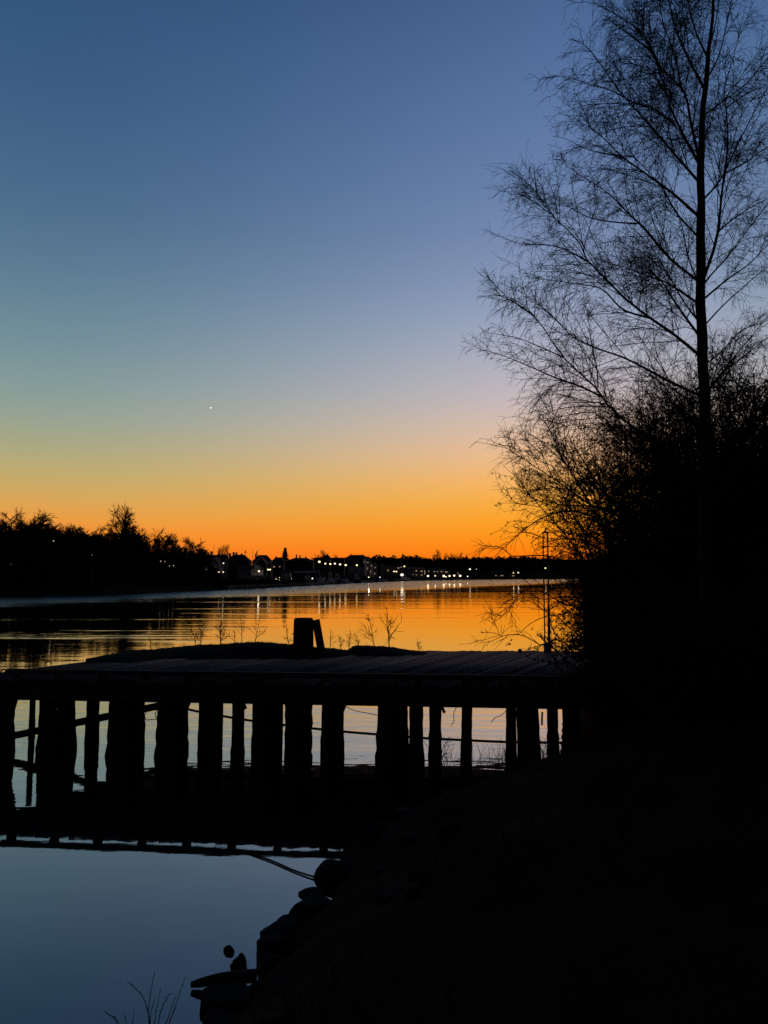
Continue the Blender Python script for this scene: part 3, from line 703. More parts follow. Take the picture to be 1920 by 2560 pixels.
    for i, p in enumerate(lm):
        L = np.linalg.norm(np.diff(p, axis=0), axis=1).sum(); r0 = min(.025, .0058*L+.004)
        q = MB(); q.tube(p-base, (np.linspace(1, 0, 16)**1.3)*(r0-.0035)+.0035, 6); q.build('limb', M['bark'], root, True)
    A = np.stack(lm)
    out = []
    pos, d, t, Ln, par = kids(rng, A, 11.5, .08, 1.0, (.40, 1.05))
    d[:, 2] += .30; L = np.clip(Ln*.42*(1.10-t*.88), .16, 1.3)*rng.uniform(.6, 1.25, len(t))
    B = grow(rng, pos, d, L, 7, .085, .075); out.append(tubes(B-base, np.linspace(.0052, .0027, 8)[None]*np.clip(L/.8, .6, 1.2)[:, None], 4))
    pos, d, t, Ln, par = kids(rng, B, 19, .10, 1.0, (.45, 1.1)); d[:, 2] -= .02
    L = rng.uniform(.18, .50, len(t))*np.clip(Ln, .45, 1.0); Cc = grow(rng, pos, d, L, 5, .09, .12)
    out.append(tubes(Cc-base, np.broadcast_to(np.linspace(.0028, .0019, 6), Cc.shape[:2]), 3))
    pos, d, t, Ln, par = kids(rng, Cc, 8.5, .2, 1.0, (.4, .9)); d[:, 2] -= .15
    L = rng.uniform(.07, .22, len(t)); Dd = grow(rng, pos, d, L, 3, .12, .25)
    out.append(tubes(Dd-base, np.broadcast_to(np.linspace(.0023, .0016, 4), Dd.shape[:2]), 3))
    v, f = join(out); put('crown', mesh_np(v, f), M['twig'], root)
    lf = leaves(rng, Cc[:, -1]-base, .011, 5000); put('catkins', mesh_np(*lf), M['leaf'], root)
    print('birch', len(A), len(B), len(Cc), len(Dd))
build_birch()

# ------------------------------------------------------------------ shrubs of the right bank
def shrub(name, label, base, height, width, seed, nstem=16, leafn=9000, leafsize=.035, lean=(0, 0), dens=1.0, group=None, up=.9):
    rng = np.random.default_rng(seed); base = np.array(base, float); root = thing(name, label, 'shrub', base, 0, group)
    az = rng.uniform(0, 2*np.pi, nstem); sp = rng.uniform(.05, 1, nstem)**.7*width/height
    d = np.stack([np.cos(az)*sp+lean[0], np.sin(az)*sp+lean[1], np.full(nstem, up)], 1)
    st = np.stack([rng.normal(0, .18, nstem), rng.normal(0, .18, nstem), np.full(nstem, -.1)], 1)
    A = grow(rng, st, d, height*rng.uniform(.75, 1.1, nstem)*np.sqrt(1+sp**2)*.85, 9, .07, .05)
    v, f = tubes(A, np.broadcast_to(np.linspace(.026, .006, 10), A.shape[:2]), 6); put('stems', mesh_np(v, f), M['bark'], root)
    out = []
    pos, dd, t, Ln, par = kids(rng, A, 5*dens, .12, 1, (.4, 1.0)); B = grow(rng, pos, dd, rng.uniform(.5, 1.3, len(t))*(1.15-.6*t)*height/4.5, 6, .10, .05)
    out.append(tubes(B, np.broadcast_to(np.linspace(.008, .004, 7), B.shape[:2]), 3))
    pos, dd, t, Ln, par = kids(rng, B, 8*dens, .15, 1, (.4, 1.0)); Cc = grow(rng, pos, dd, rng.uniform(.2, .6, len(t)), 4, .12, .06)
    out.append(tubes(Cc, np.broadcast_to(np.linspace(.0042, .0026, 5), Cc.shape[:2]), 3))
    pos, dd, t, Ln, par = kids(rng, Cc, 4*dens, .15, 1, (.4, 1.0)); Dd = grow(rng, pos, dd, rng.uniform(.08, .25, len(t)), 3, .15, .05)
    out.append(tubes(Dd, np.broadcast_to(np.linspace(.003, .002, 4), Dd.shape[:2]), 3))
    v, f = join(out); put('crown', mesh_np(v, f), M['twig'], root)
    pts = np.concatenate([B[:, 2:].reshape(-1, 3), Cc[:, 1:].reshape(-1, 3)]); pts = pts[pts[:, 2] < height*rng.uniform(.45, .98, len(pts))]
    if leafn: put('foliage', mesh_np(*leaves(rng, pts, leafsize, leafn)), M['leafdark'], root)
    return root
def sb(px, Y): X = (px-960)/F*Y; return (X, Y, bz(X, Y)-.05)
G = 'shrubs of the right bank'
shrub('shrub', 'dense black shrub whose left side meets the straight shed corner', sb(1592, 14.6), 4.5, .85, 1, 42, 95000, .016, (-.02, 0), 1.2, G)
shrub('shrub', 'tall dense shrub directly left of the birch trunk', sb(1655, 13.2), 6.0, 1.5, 2, 34, 66000, .017, (.0, 0), 1.1, G)
shrub('shrub', 'tall dense shrub directly behind the birch trunk', sb(1765, 14.5), 6.5, 1.8, 3, 36, 66000, .017, (.0, 0), 1.1, G)
shrub('shrub', 'dense tall shrub cut by the right picture edge', sb(1900, 13.0), 5.7, 1.7, 4, 34, 66000, .017, (.0, 0), 1.1, G)
shrub('shrub', 'broad dark shrub farther back on the right bank past the shed', sb(1850, 17.5), 7.6, 2.6, 5, 34, 60000, .032, (0, 0), 1.0, G)
shrub('shrub', 'low bramble in front of the shed at the right end of the jetty', sb(1560, 12.6), 1.9, 1.2, 6, 26, 30000, .024, (0, 0), 1.5, G, .7)
shrub('shrub', 'low bramble around the foot of the birch', sb(1720, 10.8), 2.1, 1.4, 7, 26, 26000, .024, (0, 0), 1.4, G, .7)
shrub('shrub', 'low bramble at the right picture edge below the tall shrubs', sb(1890, 10.6), 2.3, 1.4, 8, 26, 26000, .024, (0, 0), 1.4, G, .7)

def reach_branches():
    Y0 = 13.6; rng = np.random.default_rng(77); base = np.array(sb(1545, Y0))
    root = thing('alder_shrub', 'open bare shrub reaching left across the lattice mast with a few dead leaves', 'shrub', base)
    c5 = lambda l: [(x/4.366+1180, y/4.366+1240) for x, y in l]
    S = [c5(l) for l in ([(1500, 1250), (1200, 1200), (1040, 1190), (850, 1090), (700, 1010), (560, 910), (440, 820)],
         [(1500, 1400), (1190, 1200), (1130, 1100), (1040, 1000), (930, 920), (840, 860)],
         [(1350, 1720), (1100, 1660), (900, 1560), (780, 1640), (700, 1600), (600, 1540), (500, 1510), (330, 1530), (210, 1590)],
         [(330, 1530), (322, 1480), (318, 1410)],
         [(330, 1528), (240, 1495), (110, 1490)],
         [(1500, 1500), (1200, 1490), (1050, 1590), (900, 1500), (840, 1300), (720, 1130)],
         [(1300, 760), (1100, 740), (950, 690), (840, 655), (630, 650), (400, 640), (340, 570), (240, 545), (120, 575), (0, 680)],
         [(1400, 260), (1250, 200), (1080, 160), (940, 180), (760, 240), (620, 330), (500, 420), (400, 520), (330, 580), (240, 670)],
         [(1500, 900), (1200, 1000), (1000, 1130), (800, 1250), (640, 1150), (560, 1130)],
         [(1500, 1650), (1250, 1560), (1050, 1430), (900, 1300), (760, 1330), (600, 1420), (520, 1500)],
         [(1400, 600), (1200, 480), (1000, 470), (800, 460), (600, 400), (500, 395)],
         [(1400, 500), (1250, 400), (1100, 250), (900, 300), (750, 420), (640, 520)],
         [(1300, 980), (1100, 1000), (850, 1010), (600, 1010), (480, 1110), (400, 1250), (250, 1370)],
         [(840, 1700), (850, 1500), (850, 1250), (870, 1150)], [(1500, 1100), (1250, 1120), (1000, 1100), (800, 1130), (620, 1100), (450, 1150)],
         [(1500, 700), (1300, 640), (1150, 600), (1000, 560), (800, 560), (700, 600)], [(1450, 1580), (1200, 1640), (1000, 1670), (850, 1600), (680, 1650)])]
    # two root stems carry them
    for s in ([base, base+(.25, .05, 1.2), base+(.30, .1, 3.0), base+(.2, .1, 4.6)], [base+(-.1, 0, 0), base+(-.15, .05, 1.0), base+(-.12, .1, 2.2)]):
        q = MB(); q.tube(resample(s, 10)-base, np.linspace(.035, .012, 10), 8); q.build('stem', M['bark'], root, True)
    lm = []
    for i, l in enumerate(S):
        k = rng.uniform(-.5, .5); acc = 0; pts = []; prev = None
        for x, y in l:
            if prev: acc += math.hypot(x-prev[0], y-prev[1])*PXM(Y0)
            prev = (x, y); pts.append(P(x, y, Y0+k*acc))
        p = resample(pts, 14); lm.append(p); L = np.linalg.norm(np.diff(p, axis=0), axis=1).sum()
        q = MB(); q.tube(p-base, np.linspace(min(.017, .007*L+.003), .0045, 14), 6); q.build('limb', M['bark'], root, True)
    A = np.stack(lm); out = []
    pos, d, t, Ln, par = kids(rng, A, 7.0, .05, 1, (.4, 1.0)); L = rng.uniform(.15, .62, len(t))*(1.15-.6*t); B = grow(rng, pos, d, L, 6, .13, .04)
    out.append(tubes(B-base, np.broadcast_to(np.linspace(.0058, .0038, 7), B.shape[:2]), 3))
    pos, d, t, Ln, par = kids(rng, B, 10, .1, 1, (.4, 1.0)); Cc = grow(rng, pos, d, rng.uniform(.08, .36, len(t)), 4, .14, .04)
    out.append(tubes(Cc-base, np.broadcast_to(np.linspace(.0038, .0028, 5), Cc.shape[:2]), 3))
    v, f = join(out); put('crown', mesh_np(v, f), M['twig'], root)
    # dead leaves, denser to the right
    ends = Cc[:, -1]; w = np.clip((ends[:, 0]/ends[:, 1]*F+960-1290)/160, .02, 1)*np.clip((3.6-ends[:, 2])/1.0, .03, 1); sel = ends[rng.random(len(ends)) < w*.6]
    pe = ends[:, 0]/ends[:, 1]*F/1.01+960; low = ends[(pe > 1360) & (ends[:, 2] < 3.0)]
    sel = np.concatenate([sel, np.repeat(low, 2, 0)])
    put('foliage', mesh_np(*leaves(rng, sel-base, .028)), M['leaf'], root)
    q = [P(1206, 1371, Y0), P(1272, 1607, Y0), P(1269, 1612, Y0), P(1278, 1602, Y0), P(1205, 1581, Y0), P(1265, 1330, Y0), P(1334, 1572, Y0), P(1318, 1623, Y0), P(1335, 1615, Y0), P(1343, 1623, Y0)]
    put('dead_leaves', mesh_np(*leaves(rng, np.repeat(np.array(q), 3, 0)-base, .024)), M['leaf'], root)
reach_branches()

# sticks in the shallow water under the right end of the jetty
def sticks(px, py, label, h, lean, seed):
    b = W(px, py, 0.0); rng = np.random.default_rng(seed); t = thing('dead_shrub', label, 'shrub', b)
    n = 7; d = np.stack([rng.normal(lean, .45, n), rng.normal(0, .3, n), np.full(n, .8)], 1); A = grow(rng, np.zeros((n, 3))+(0, 0, -.1), d, h*rng.uniform(.6, 1.1, n), 7, .10, .02)
    v1 = tubes(A, np.broadcast_to(np.linspace(.008, .003, 8), A.shape[:2]), 4); pos, dd, tt, Ln, par = kids(rng, A, 7, .2, 1)
    B = grow(rng, pos, dd, Ln*rng.uniform(.12, .4, len(tt)), 4, .12, .0); v2 = tubes(B, np.broadcast_to(np.linspace(.004, .0024, 5), B.shape[:2]), 3)
    put('stems', mesh_np(*v1), M['twig'], t); put('twigs', mesh_np(*v2), M['twig'], t)
sticks(1100, 1895, 'bare twiggy bush in the water seen between two right hand piles', .55, .5, 3)
sticks(1395, 1880, 'bare twiggy bush in the water beside the last pile at the bank', .6, -.3, 4)
def reeds():
    rng = np.random.default_rng(6); n = 420; px = np.r_[rng.uniform(1235, 1410, 260), rng.uniform(1110, 1250, 60), rng.uniform(840, 880, 100)]; py = np.r_[rng.uniform(1893, 1930, 320), rng.uniform(2105, 2150, 100)]
    st = np.array([W(a, b, -.05) for a, b in zip(px, py)]); d = unit(rng.normal(0, .22, (n, 3))+np.array((0, 0, 1.0)))
    A = grow(rng, st, d, np.r_[rng.uniform(.15, .55, 320), rng.uniform(.1, .2, 100)], 5, .08, .25); v, f = tubes(A, np.broadcast_to(np.linspace(.0035, .001, 6), A.shape[:2]), 3)
    tag(put('reeds', mesh_np(v, f), M['grass']), 'thin dead reeds at the edge of the bank under the jetty', 'reeds', kind='stuff')
reeds()

# ------------------------------------------------------------------ stones along the near waterline
def rock(px, py, wpx, hpx, label, seed, yaw=0.0, group='stones along the near waterline', name='rock', z=0.0, depth=None):
    """px,py = middle of the stone's foot on the level z; wpx,hpx = its size in the photo"""
    c = W(px, py, z); k = math.hypot(*c[:2])/F*1.05; a = wpx*k/2*1.12; h = hpx*k*1.08; b = (depth or a*.85)
    import bmesh
    bm = bmesh.new(); bmesh.ops.create_icosphere(bm, subdivisions=3, radius=1.0); rng = np.random.default_rng(seed)
    ph = rng.uniform(0, 6, 6)
    for v in bm.verts:
        x, y, zz = v.co; n = 1+.16*math.sin(2.1*x+ph[0])*math.cos(2.7*y+ph[1])+.10*math.sin(4.3*zz+ph[2]+2*x)+.05*math.sin(8*x+ph[3])*math.sin(7*y+ph[4])
        v.co = (max(min(x*n, .92), -.95)*a, max(min(y*n, .9), -.9)*b, max(min(zz*n, .72), -.8)*h*1.05)
    for q_ in range(16):          # broken faces
        nv = Vector(rng.normal(size=3)); nv.z *= .6; nv.normalize(); ext = max(v.co.dot(nv) for v in bm.verts); lim = ext*rng.uniform(.66, .90)
        for v in bm.verts:
            e_ = v.co.dot(nv)-lim
            if e_ > 0: v.co -= nv*e_
    me_ = bpy.data.meshes.new('m'); bm.to_mesh(me_); bm.free()
    o = put(name, me_, M['rock'], None, False); o.location = (c[0], c[1], z); o.rotation_euler = (0, 0, yaw); return tag(o, label, 'rock', group)
RK = [(838, 2195, 96, 46, 'large rounded stone at the head of the shore below the jetty'), (785, 2240, 78, 11, 'flat stone pointing left into the water, topmost one'), (800, 2264, 60, 16, 'small stone under the flat pointing one'),
      (770, 2288, 90, 36, 'stone with a steep left face midway along the shore'), (722, 2310, 76, 12, 'low stone stepping out towards the water'), (700, 2345, 110, 30, 'broad dark stone behind the bulging one'),
      (690, 2392, 100, 54, 'bulging stone whose side stands straight up from the water'), (680, 2425, 110, 40, 'stone just right of the mossy clump'), (565, 2520, 135, 44, 'large stone at the bottom of the picture beneath the log'),
      (580, 2560, 130, 24, 'stone cut by the bottom edge of the picture beside the water')]
for i, r_ in enumerate(RK): rock(*r_[:4], r_[4], 30+i, .3*i)
rock(571, 2378, 30, 13, 'small lone stone sticking out of the still water', 50)
# log and mossy clump
a = W(478, 2462, .03); c = W(640, 2440, .10); q = MB(); pts = resample([a, (a+c)/2+(0, 0, .015), c], 10); q.tube(pts-a, [.022, .032, .036, .04, .043, .045, .046, .05, .05, .05], 9)
ob = q.build('log', M['bark'], None, True); ob.location = a; tag(ob, 'blunt log poking out over the water among the stones', 'log')
def clump():
    b = W(597, 2442, .0); rng = np.random.default_rng(8); t = thing('moss_clump', 'round shaggy clump of moss and roots on the log', 'plant', b)
    q = MB(); q.ball((0, 0, .09), .062, 18, 12, (1, .9, 1.15)); q.v = [(x*(1+.22*math.sin(40*z+3*y*30)), y, z*(1+.10*math.sin(60*x))+.012*math.sin(70*x+1)) for x, y, z in q.v]; q.build('core', M['soil'], t, True)
    n = 500; d = unit(rng.normal(size=(n, 3))); A = grow(rng, d*.052+np.array((0, 0, .09)), d, rng.uniform(.004, .022, n)*(1+1.6*(rng.random(n) < .05)), 3, .5, .3)
    put('fringe', mesh_np(*tubes(A, np.broadcast_to(np.linspace(.002, .001, 4), A.shape[:2]), 3)), M['grass'], t)
clump()
# loose stones scattered over the dark bank
rng0 = random.Random(9); k_ = 0
for i in range(60):
    X = rng0.uniform(-1.6, 2.5); Y = rng0.uniform(3.6, 11.5); s = float(sdist(np.array([X]), np.array([Y]))[0])
    if .15 < s < 1.3 and k_ < 26:
        px_ = colx(X, Y); import bmesh
        o = rock(1000, 2300, rng0.uniform(40, 90), rng0.uniform(14, 34), 'dark stone half sunk in the black slope of the near bank', 100+i, rng0.uniform(0, 6), 'loose stones on the bank')
        o.location = (X, Y, bz(X, Y)-.01); k_ += 1
# thin shoots in the lower left foreground
def shoots(tips, basepx, label, seed, Y):
    rng = np.random.default_rng(seed); b = P(*basepx, Y); b[2] = b[2]-.05; t = thing('bare_shoots', label, 'plant', b); L_ = []; out = []
    for tip, mid in tips:
        p = resample([b, P(*mid, Y+rng.uniform(-.1, .1)), P(*tip, Y+rng.uniform(-.2, .2))], 14); L_.append(p)
    A = np.stack(L_); put('stems', mesh_np(*tubes(A-b, np.broadcast_to(np.linspace(.0036, .0014, 14), A.shape[:2]), 4)), M['twig'], t)
    pos, d, tt, Ln, par = kids(rng, A, 26, .25, .97, (.25, .5)); B = grow(rng, pos, d, rng.uniform(.01, .035, len(tt)), 2, .1, 0)
    put('buds', mesh_np(*tubes(B-b, np.broadcast_to(np.array([.0018, .0014, .0008]), B.shape[:2]), 3)), M['twig'], t)
shoots([((387, 2428), (372, 2520)), ((464, 2440), (440, 2510)), ((402, 2470), (390, 2530)), ((423, 2485), (400, 2535)), ((318, 2452), (365, 2510)), ((389, 2490), (376, 2540)), ((440, 2490), (425, 2530))], (385, 2640), 'spray of thin bare shoots over the water at the bottom edge', 1, 4.3)
shoots([((311, 2535), (318, 2570)), ((262, 2530), (300, 2570)), ((335, 2525), (330, 2580))], (325, 2660), 'few faint short shoots left of the larger spray', 2, 4.2)

# ------------------------------------------------------------------ far trees
def tree_meshes(seed, kind):
    rng = np.random.default_rng(seed); h = 1.0; out = []
    if kind == 'conifer':
        tr = np.array([[(0, 0, 0), (0, 0, .5), (0, 0, 1.0)]], float); tr = resample(tr[0], 8)[None]; n = 420
        t = rng.uniform(.12, 1, n)**.9; az = rng.uniform(0, 6.28, n); L = (1.04-t)*.30*rng.uniform(.6, 1.1, n)
        st = np.stack([0*t, 0*t, t], 1); d = np.stack([np.cos(az), np.sin(az), -.25+0*t], 1); A = grow(rng, st, d, L, 4, .05, -.08)
        v2 = [tubes(A, np.broadcast_to(np.linspace(.02, .004, 5), A.shape[:2]), 3)]; v2.append(leaves(rng, A[:, 1:].reshape(-1, 3), .015, 4200))
        return tubes(tr, np.linspace(.018, .004, 8)[None], 6), join(v2)
    fork = {'round': .30, 'tall': .25, 'fan': .16, 'dense': .12}[kind]
    sp = {'round': 1.0, 'tall': .42, 'fan': .62, 'dense': 1.05}[kind]
    tr = grow(rng, np.zeros((1, 3)), np.array([[0, 0, 1.0]]), np.array([{'fan': .5, 'tall': .93}.get(kind, .80)]), 10, .035, 0, .05)
    tk = tubes(tr, np.linspace(.020, .005, 11)[None], 6)
    n = {'round': 24, 'tall': 22, 'fan': 20, 'dense': 34}[kind]; t = np.linspace(fork, .96, n)*rng.uniform(.95, 1.04, n); t = np.clip(t, .08, .99)
    az = np.arange(n)*2.4+rng.normal(0, .4, n); q = t*10; i = np.clip(q.astype(int), 0, 9); st = tr[0][i]*(1-(q-i))[:, None]+tr[0][i+1]*(q-i)[:, None]
    rise = .40+.85*t if kind != 'fan' else 1.1+0*t
    d = np.stack([np.cos(az)*sp, np.sin(az)*sp, rise*.8], 1); L = {'round': .40, 'tall': .42, 'fan': .60, 'dense': .38}[kind]*(1.08-.68*t)*rng.uniform(.75, 1.1, n)
    if kind == 'fan': L = .58*rng.uniform(.8, 1.05, n)
    A = grow(rng, st, d, L, 7, .09, .03); out.append(tubes(A, np.broadcast_to(np.linspace(.0095, .0035, 8), A.shape[:2]), 4))
    pos, dd, tt, Ln, par = kids(rng, A, 52, .2, 1, (.4, .9)); B = grow(rng, pos, dd, rng.uniform(.06, .17, len(tt))*(1.2-.5*tt), 5, .11, .0, .03)
    out.append(tubes(B, np.broadcast_to(np.linspace(.0040, .0022, 6), B.shape[:2]), 3))
    pos, dd, tt, Ln, par = kids(rng, B, 85 if kind == 'dense' else 70, .2, 1, (.4, .9)); Cc = grow(rng, pos, dd, rng.uniform(.02, .065, len(tt)), 3, .13, .0, .02)
    out.append(tubes(Cc, np.broadcast_to(np.linspace(.0021, .0014, 4), Cc.shape[:2]), 3))
    if kind == 'dense':
        pts = np.concatenate([B.reshape(-1, 3), Cc.reshape(-1, 3)]); out.append(leaves(rng, pts[pts[:, 2] < .80], .011, 9000))
    return tk, join(out)
PROTO = {}
for nm, kd, sd in (('round1', 'round', 1), ('round2', 'round', 2), ('tall1', 'tall', 3), ('fan1', 'fan', 4), ('dense1', 'dense', 5), ('dense2', 'dense', 6), ('conifer', 'conifer', 7)):
    a, b = tree_meshes(sd, kd); ma = mesh_np(*a); mb_ = mesh_np(*b); ma.materials.append(M['far_tree']); mb_.materials.append(M['far_tree']); ma.name = 'trunk'; mb_.name = 'crown'; PROTO[nm] = (ma, mb_)
def far_tree(kind, px, ytop, off, wscale, label, group='bare trees on the far bank', rz=0.0, name=None):
    X, Y, z = spot(px, off); h = top_z(ytop, Y)-z
    t = thing(name or ('fir_tree' if kind == 'conifer' else 'tree'), label, 'tree', (X, Y, z-.1), rz, group)
    wscale *= 1.3; t.scale = (h*wscale, h*wscale, h)
    for nm, me_ in zip(('trunk', 'crown'), PROTO[kind]):
        o = bpy.data.objects.new(nm, me_); COL.objects.link(o); o.parent = t
    return t
FT = [('dense1', -75, 1280, 24, 1.1, 'dense tree outside the left picture edge whose twigs reach in'), ('dense2', 8, 1290, 30, 1.1, 'dense dark crown between the cut tree and the first tall one on the left bank'),
      ('dense1', 56, 1292, 28, 1.1, 'dense dark crown filling the space between the tall left pair'), ('dense2', 96, 1284, 30, 1.0, 'dense crown joined to the second tall tree of the left pair'), ('dense1', 132, 1311, 26, 1.0, 'dark low crown in the dip after the tall left pair'),
      ('dense2', 172, 1306, 28, 1.0, 'dark broad crown midway between the tall pair and the solitary tree'), ('dense1', 238, 1326, 24, .9, 'dark low crown in the gap left of the solitary tree'), ('dense2', 275, 1312, 28, .8, 'dark crown wrapped round the foot of the solitary tree'),
      ('dense1', 306, 1306, 22, .8, 'dark crown just right of the solitary tree trunk'), ('dense2', 324, 1311, 28, .8, 'dark crown behind the one right of the solitary tree'), ('round1', -30, 1275, 14, 1.0, 'bare round tree cut by the left picture edge on the far bank'), ('round2', 34, 1264, 22, .95, 'tall bare tree, first from the left picture edge on the far bank'),
      ('round1', 76, 1266, 12, .9, 'tall bare tree, second from the left picture edge, with flat layered crown'), ('dense1', 112, 1291, 20, .9, 'dense bare tree stepping down to the right of the tall left pair'),
      ('dense2', 152, 1304, 14, .9, 'low dense tree above the single lamp on the left bank'), ('round1', 190, 1302, 26, .95, 'bushy bare tree between the left pair and the tall solitary tree'),
      ('dense1', 216, 1308, 16, .9, 'dense bushy tree just left of the tall solitary tree'), ('round2', 248, 1318, 20, .8, 'small loose tree at the left foot of the tall solitary tree'),
      ('round2', 290, 1256, 18, .80, 'tallest solitary bare tree with an open crown on the far bank'), ('tall1', 310, 1275, 26, .7, 'narrow bare tree pressed against the right of the tallest one'),
      ('dense2', 338, 1303, 14, .72, 'dark dense crown directly right of the tallest tree'), ('fan1', 372, 1311, 20, .8, 'light fan shaped tree with bare upright branches'),
      ('dense1', 408, 1321, 16, .8, 'dense tree between the fan shaped tree and the last round one'), ('round2', 425, 1327, 30, .7, 'smaller dense tree behind the gap right of the fan shaped tree'),
      ('round1', 482, 1334, 16, .95, 'rounded bare tree standing last before the first houses'), ('dense2', 505, 1352, 20, .7, 'low dark tree at the right edge of the wooded bank'),
      ('dense1', 450, 1350, 24, .8, 'low dark tree behind the rounded bare one')]
for i, r_ in enumerate(FT): far_tree(*r_, rz=i*1.3)
# dark evergreen undergrowth: one mass along the left bank
def undergrowth(name, label, x0, x1, n, ylo, yhi, offs, leafsize, seed):
    rng = np.random.default_rng(seed); pts = []
    for i in range(n):
        px = rng.uniform(x0, x1); off = rng.uniform(*offs); X, Y, z = spot(px, off); yt = np.interp(px, ylo[0], ylo[1])+rng.normal(0, 4)+6*math.sin(px*.17)+5*math.sin(px*.43+1)+3*math.sin(px*.91)
        zt = max(top_z(yt, Y), z+.5); zz = z+(zt-z)*rng.uniform(0, 1)**.8; pts.append((X, Y, zz))
    pts = np.array(pts); v, f = leaves(rng, pts, leafsize)
    tag(put(name, mesh_np(v, f), M['far_tree']), label, 'shrubs', kind='stuff')
undergrowth('undergrowth', 'black mass of undergrowth filling the wooded left bank', -420, 545, 60000, ([-420, 0, 110, 200, 290, 350, 420, 520, 545], [1340, 1338, 1342, 1350, 1358, 1380, 1384, 1390, 1440]), None, (4, 34), .33, 1)
undergrowth('shore_bushes', 'low dark bushes along the water in front of the houses', 470, 760, 22000, ([470, 530, 560, 600, 670, 720, 760], [1425, 1440, 1446, 1447, 1450, 1456, 1458]), None, (1.5, 3.2), .20, 2)
# woods on the hill to the right: individual dark trees on the crest, mass below
def wood():
    rng = np.random.default_rng(9); V = []; n = 46000; pts = []; prof = ([860, 960, 1000, 1050, 1062, 1110, 1180, 1250, 1320, 1400, 1500, 1800], [1404, 1398, 1399, 1397, 1402, 1402, 1398, 1397, 1396, 1401, 1402, 1398])
    for i in range(n):
        px = rng.uniform(860, 1800); off = rng.uniform(150, 300); X, Y, z = spot(px, off); yt = np.interp(px, *prof)+1.6*math.sin(px*.21)+1.2*math.sin(px*.53)+rng.normal(0, .8)
        zt = max(top_z(yt, Y), z+1); pts.append((X, Y, z-1+(zt-z+1)*rng.uniform(0, 1)**.85))
    pts = np.array(pts); v, f = leaves(rng, pts, 1.7)
    tag(put('far_wood', mesh_np(v, f), M['far_tree']), 'dark wood covering the low hill across the river', 'wood', kind='stuff')
wood()
FT2 = [('dense1', 1010, 1388, 1.0, 'round tree at the left end of the hill wood'), ('dense2', 1030, 1385, .9, 'broad dense tree on the hill behind the terrace'), ('dense1', 1046, 1385, .8, 'dense crown directly right of the broad one on the hill'),
       ('dense2', 1066, 1390, .7, 'loose tree right of the gap in the hill wood'), ('round1', 1085, 1381, .6, 'spiky tree topping the middle of the hill wood'), ('tall1', 1098, 1377, .6, 'tallest bare tree on the hill crest'),
       ('round2', 1116, 1379, .6, 'bare tree just right of the tallest one on the crest'), ('fan1', 1134, 1378, .7, 'rounded fan crown standing alone on the crest'), ('tall1', 1151, 1383, .55, 'thin bare tree right of the fan crown on the crest'),
       ('tall1', 1166, 1388, .5, 'last thin bare tree before the low even wood'), ('dense1', 1200, 1393, .9, 'low crown in the even wood left of the lattice mast'), ('dense2', 1250, 1392, .9, 'low crown in the even wood behind the hanging twigs'),
       ('round1', 985, 1390, .8, 'bare tree behind the row of lit flats'), ('dense2', 968, 1392, .8, 'dark tree at the left of the lit flats'), ('round2', 940, 1392, .6, 'faint bare tree just right of the gabled town houses'),
       ('dense1', 1310, 1393, .9, 'low crown in the even wood beside the lattice mast'), ('dense2', 1400, 1397, .9, 'low crown in the even wood right of the lattice mast')]
for i, (k, px, yt, ws, lab) in enumerate(FT2): far_tree(k, px, yt, 170+(i % 3)*20, ws*1.0, lab, 'trees on the far hill', i*.9)
for i, (px, yt, lab) in enumerate([(545, 1373, 'thin bare tree above the twin gabled house'), (551, 1368, 'thin bare tree just right of the other above the twin gabled house'), (563, 1366, 'slender bare tree between the twin gabled house and the hipped one'),
                                   (798, 1378, 'spreading bare tree left of the roof with the raised lantern'), (812, 1379, 'bare tree behind the roof with the raised lantern'), (842, 1390, 'small bare tree left of the large block')]):
    far_tree('fan1' if i == 3 else 'tall1', px, yt, 60, .5 if i < 3 else .7, lab, 'bare trees behind the houses', i)
far_tree('conifer', 712, 1369, 52, .95, 'single pointed fir rising over the house roofs', None)

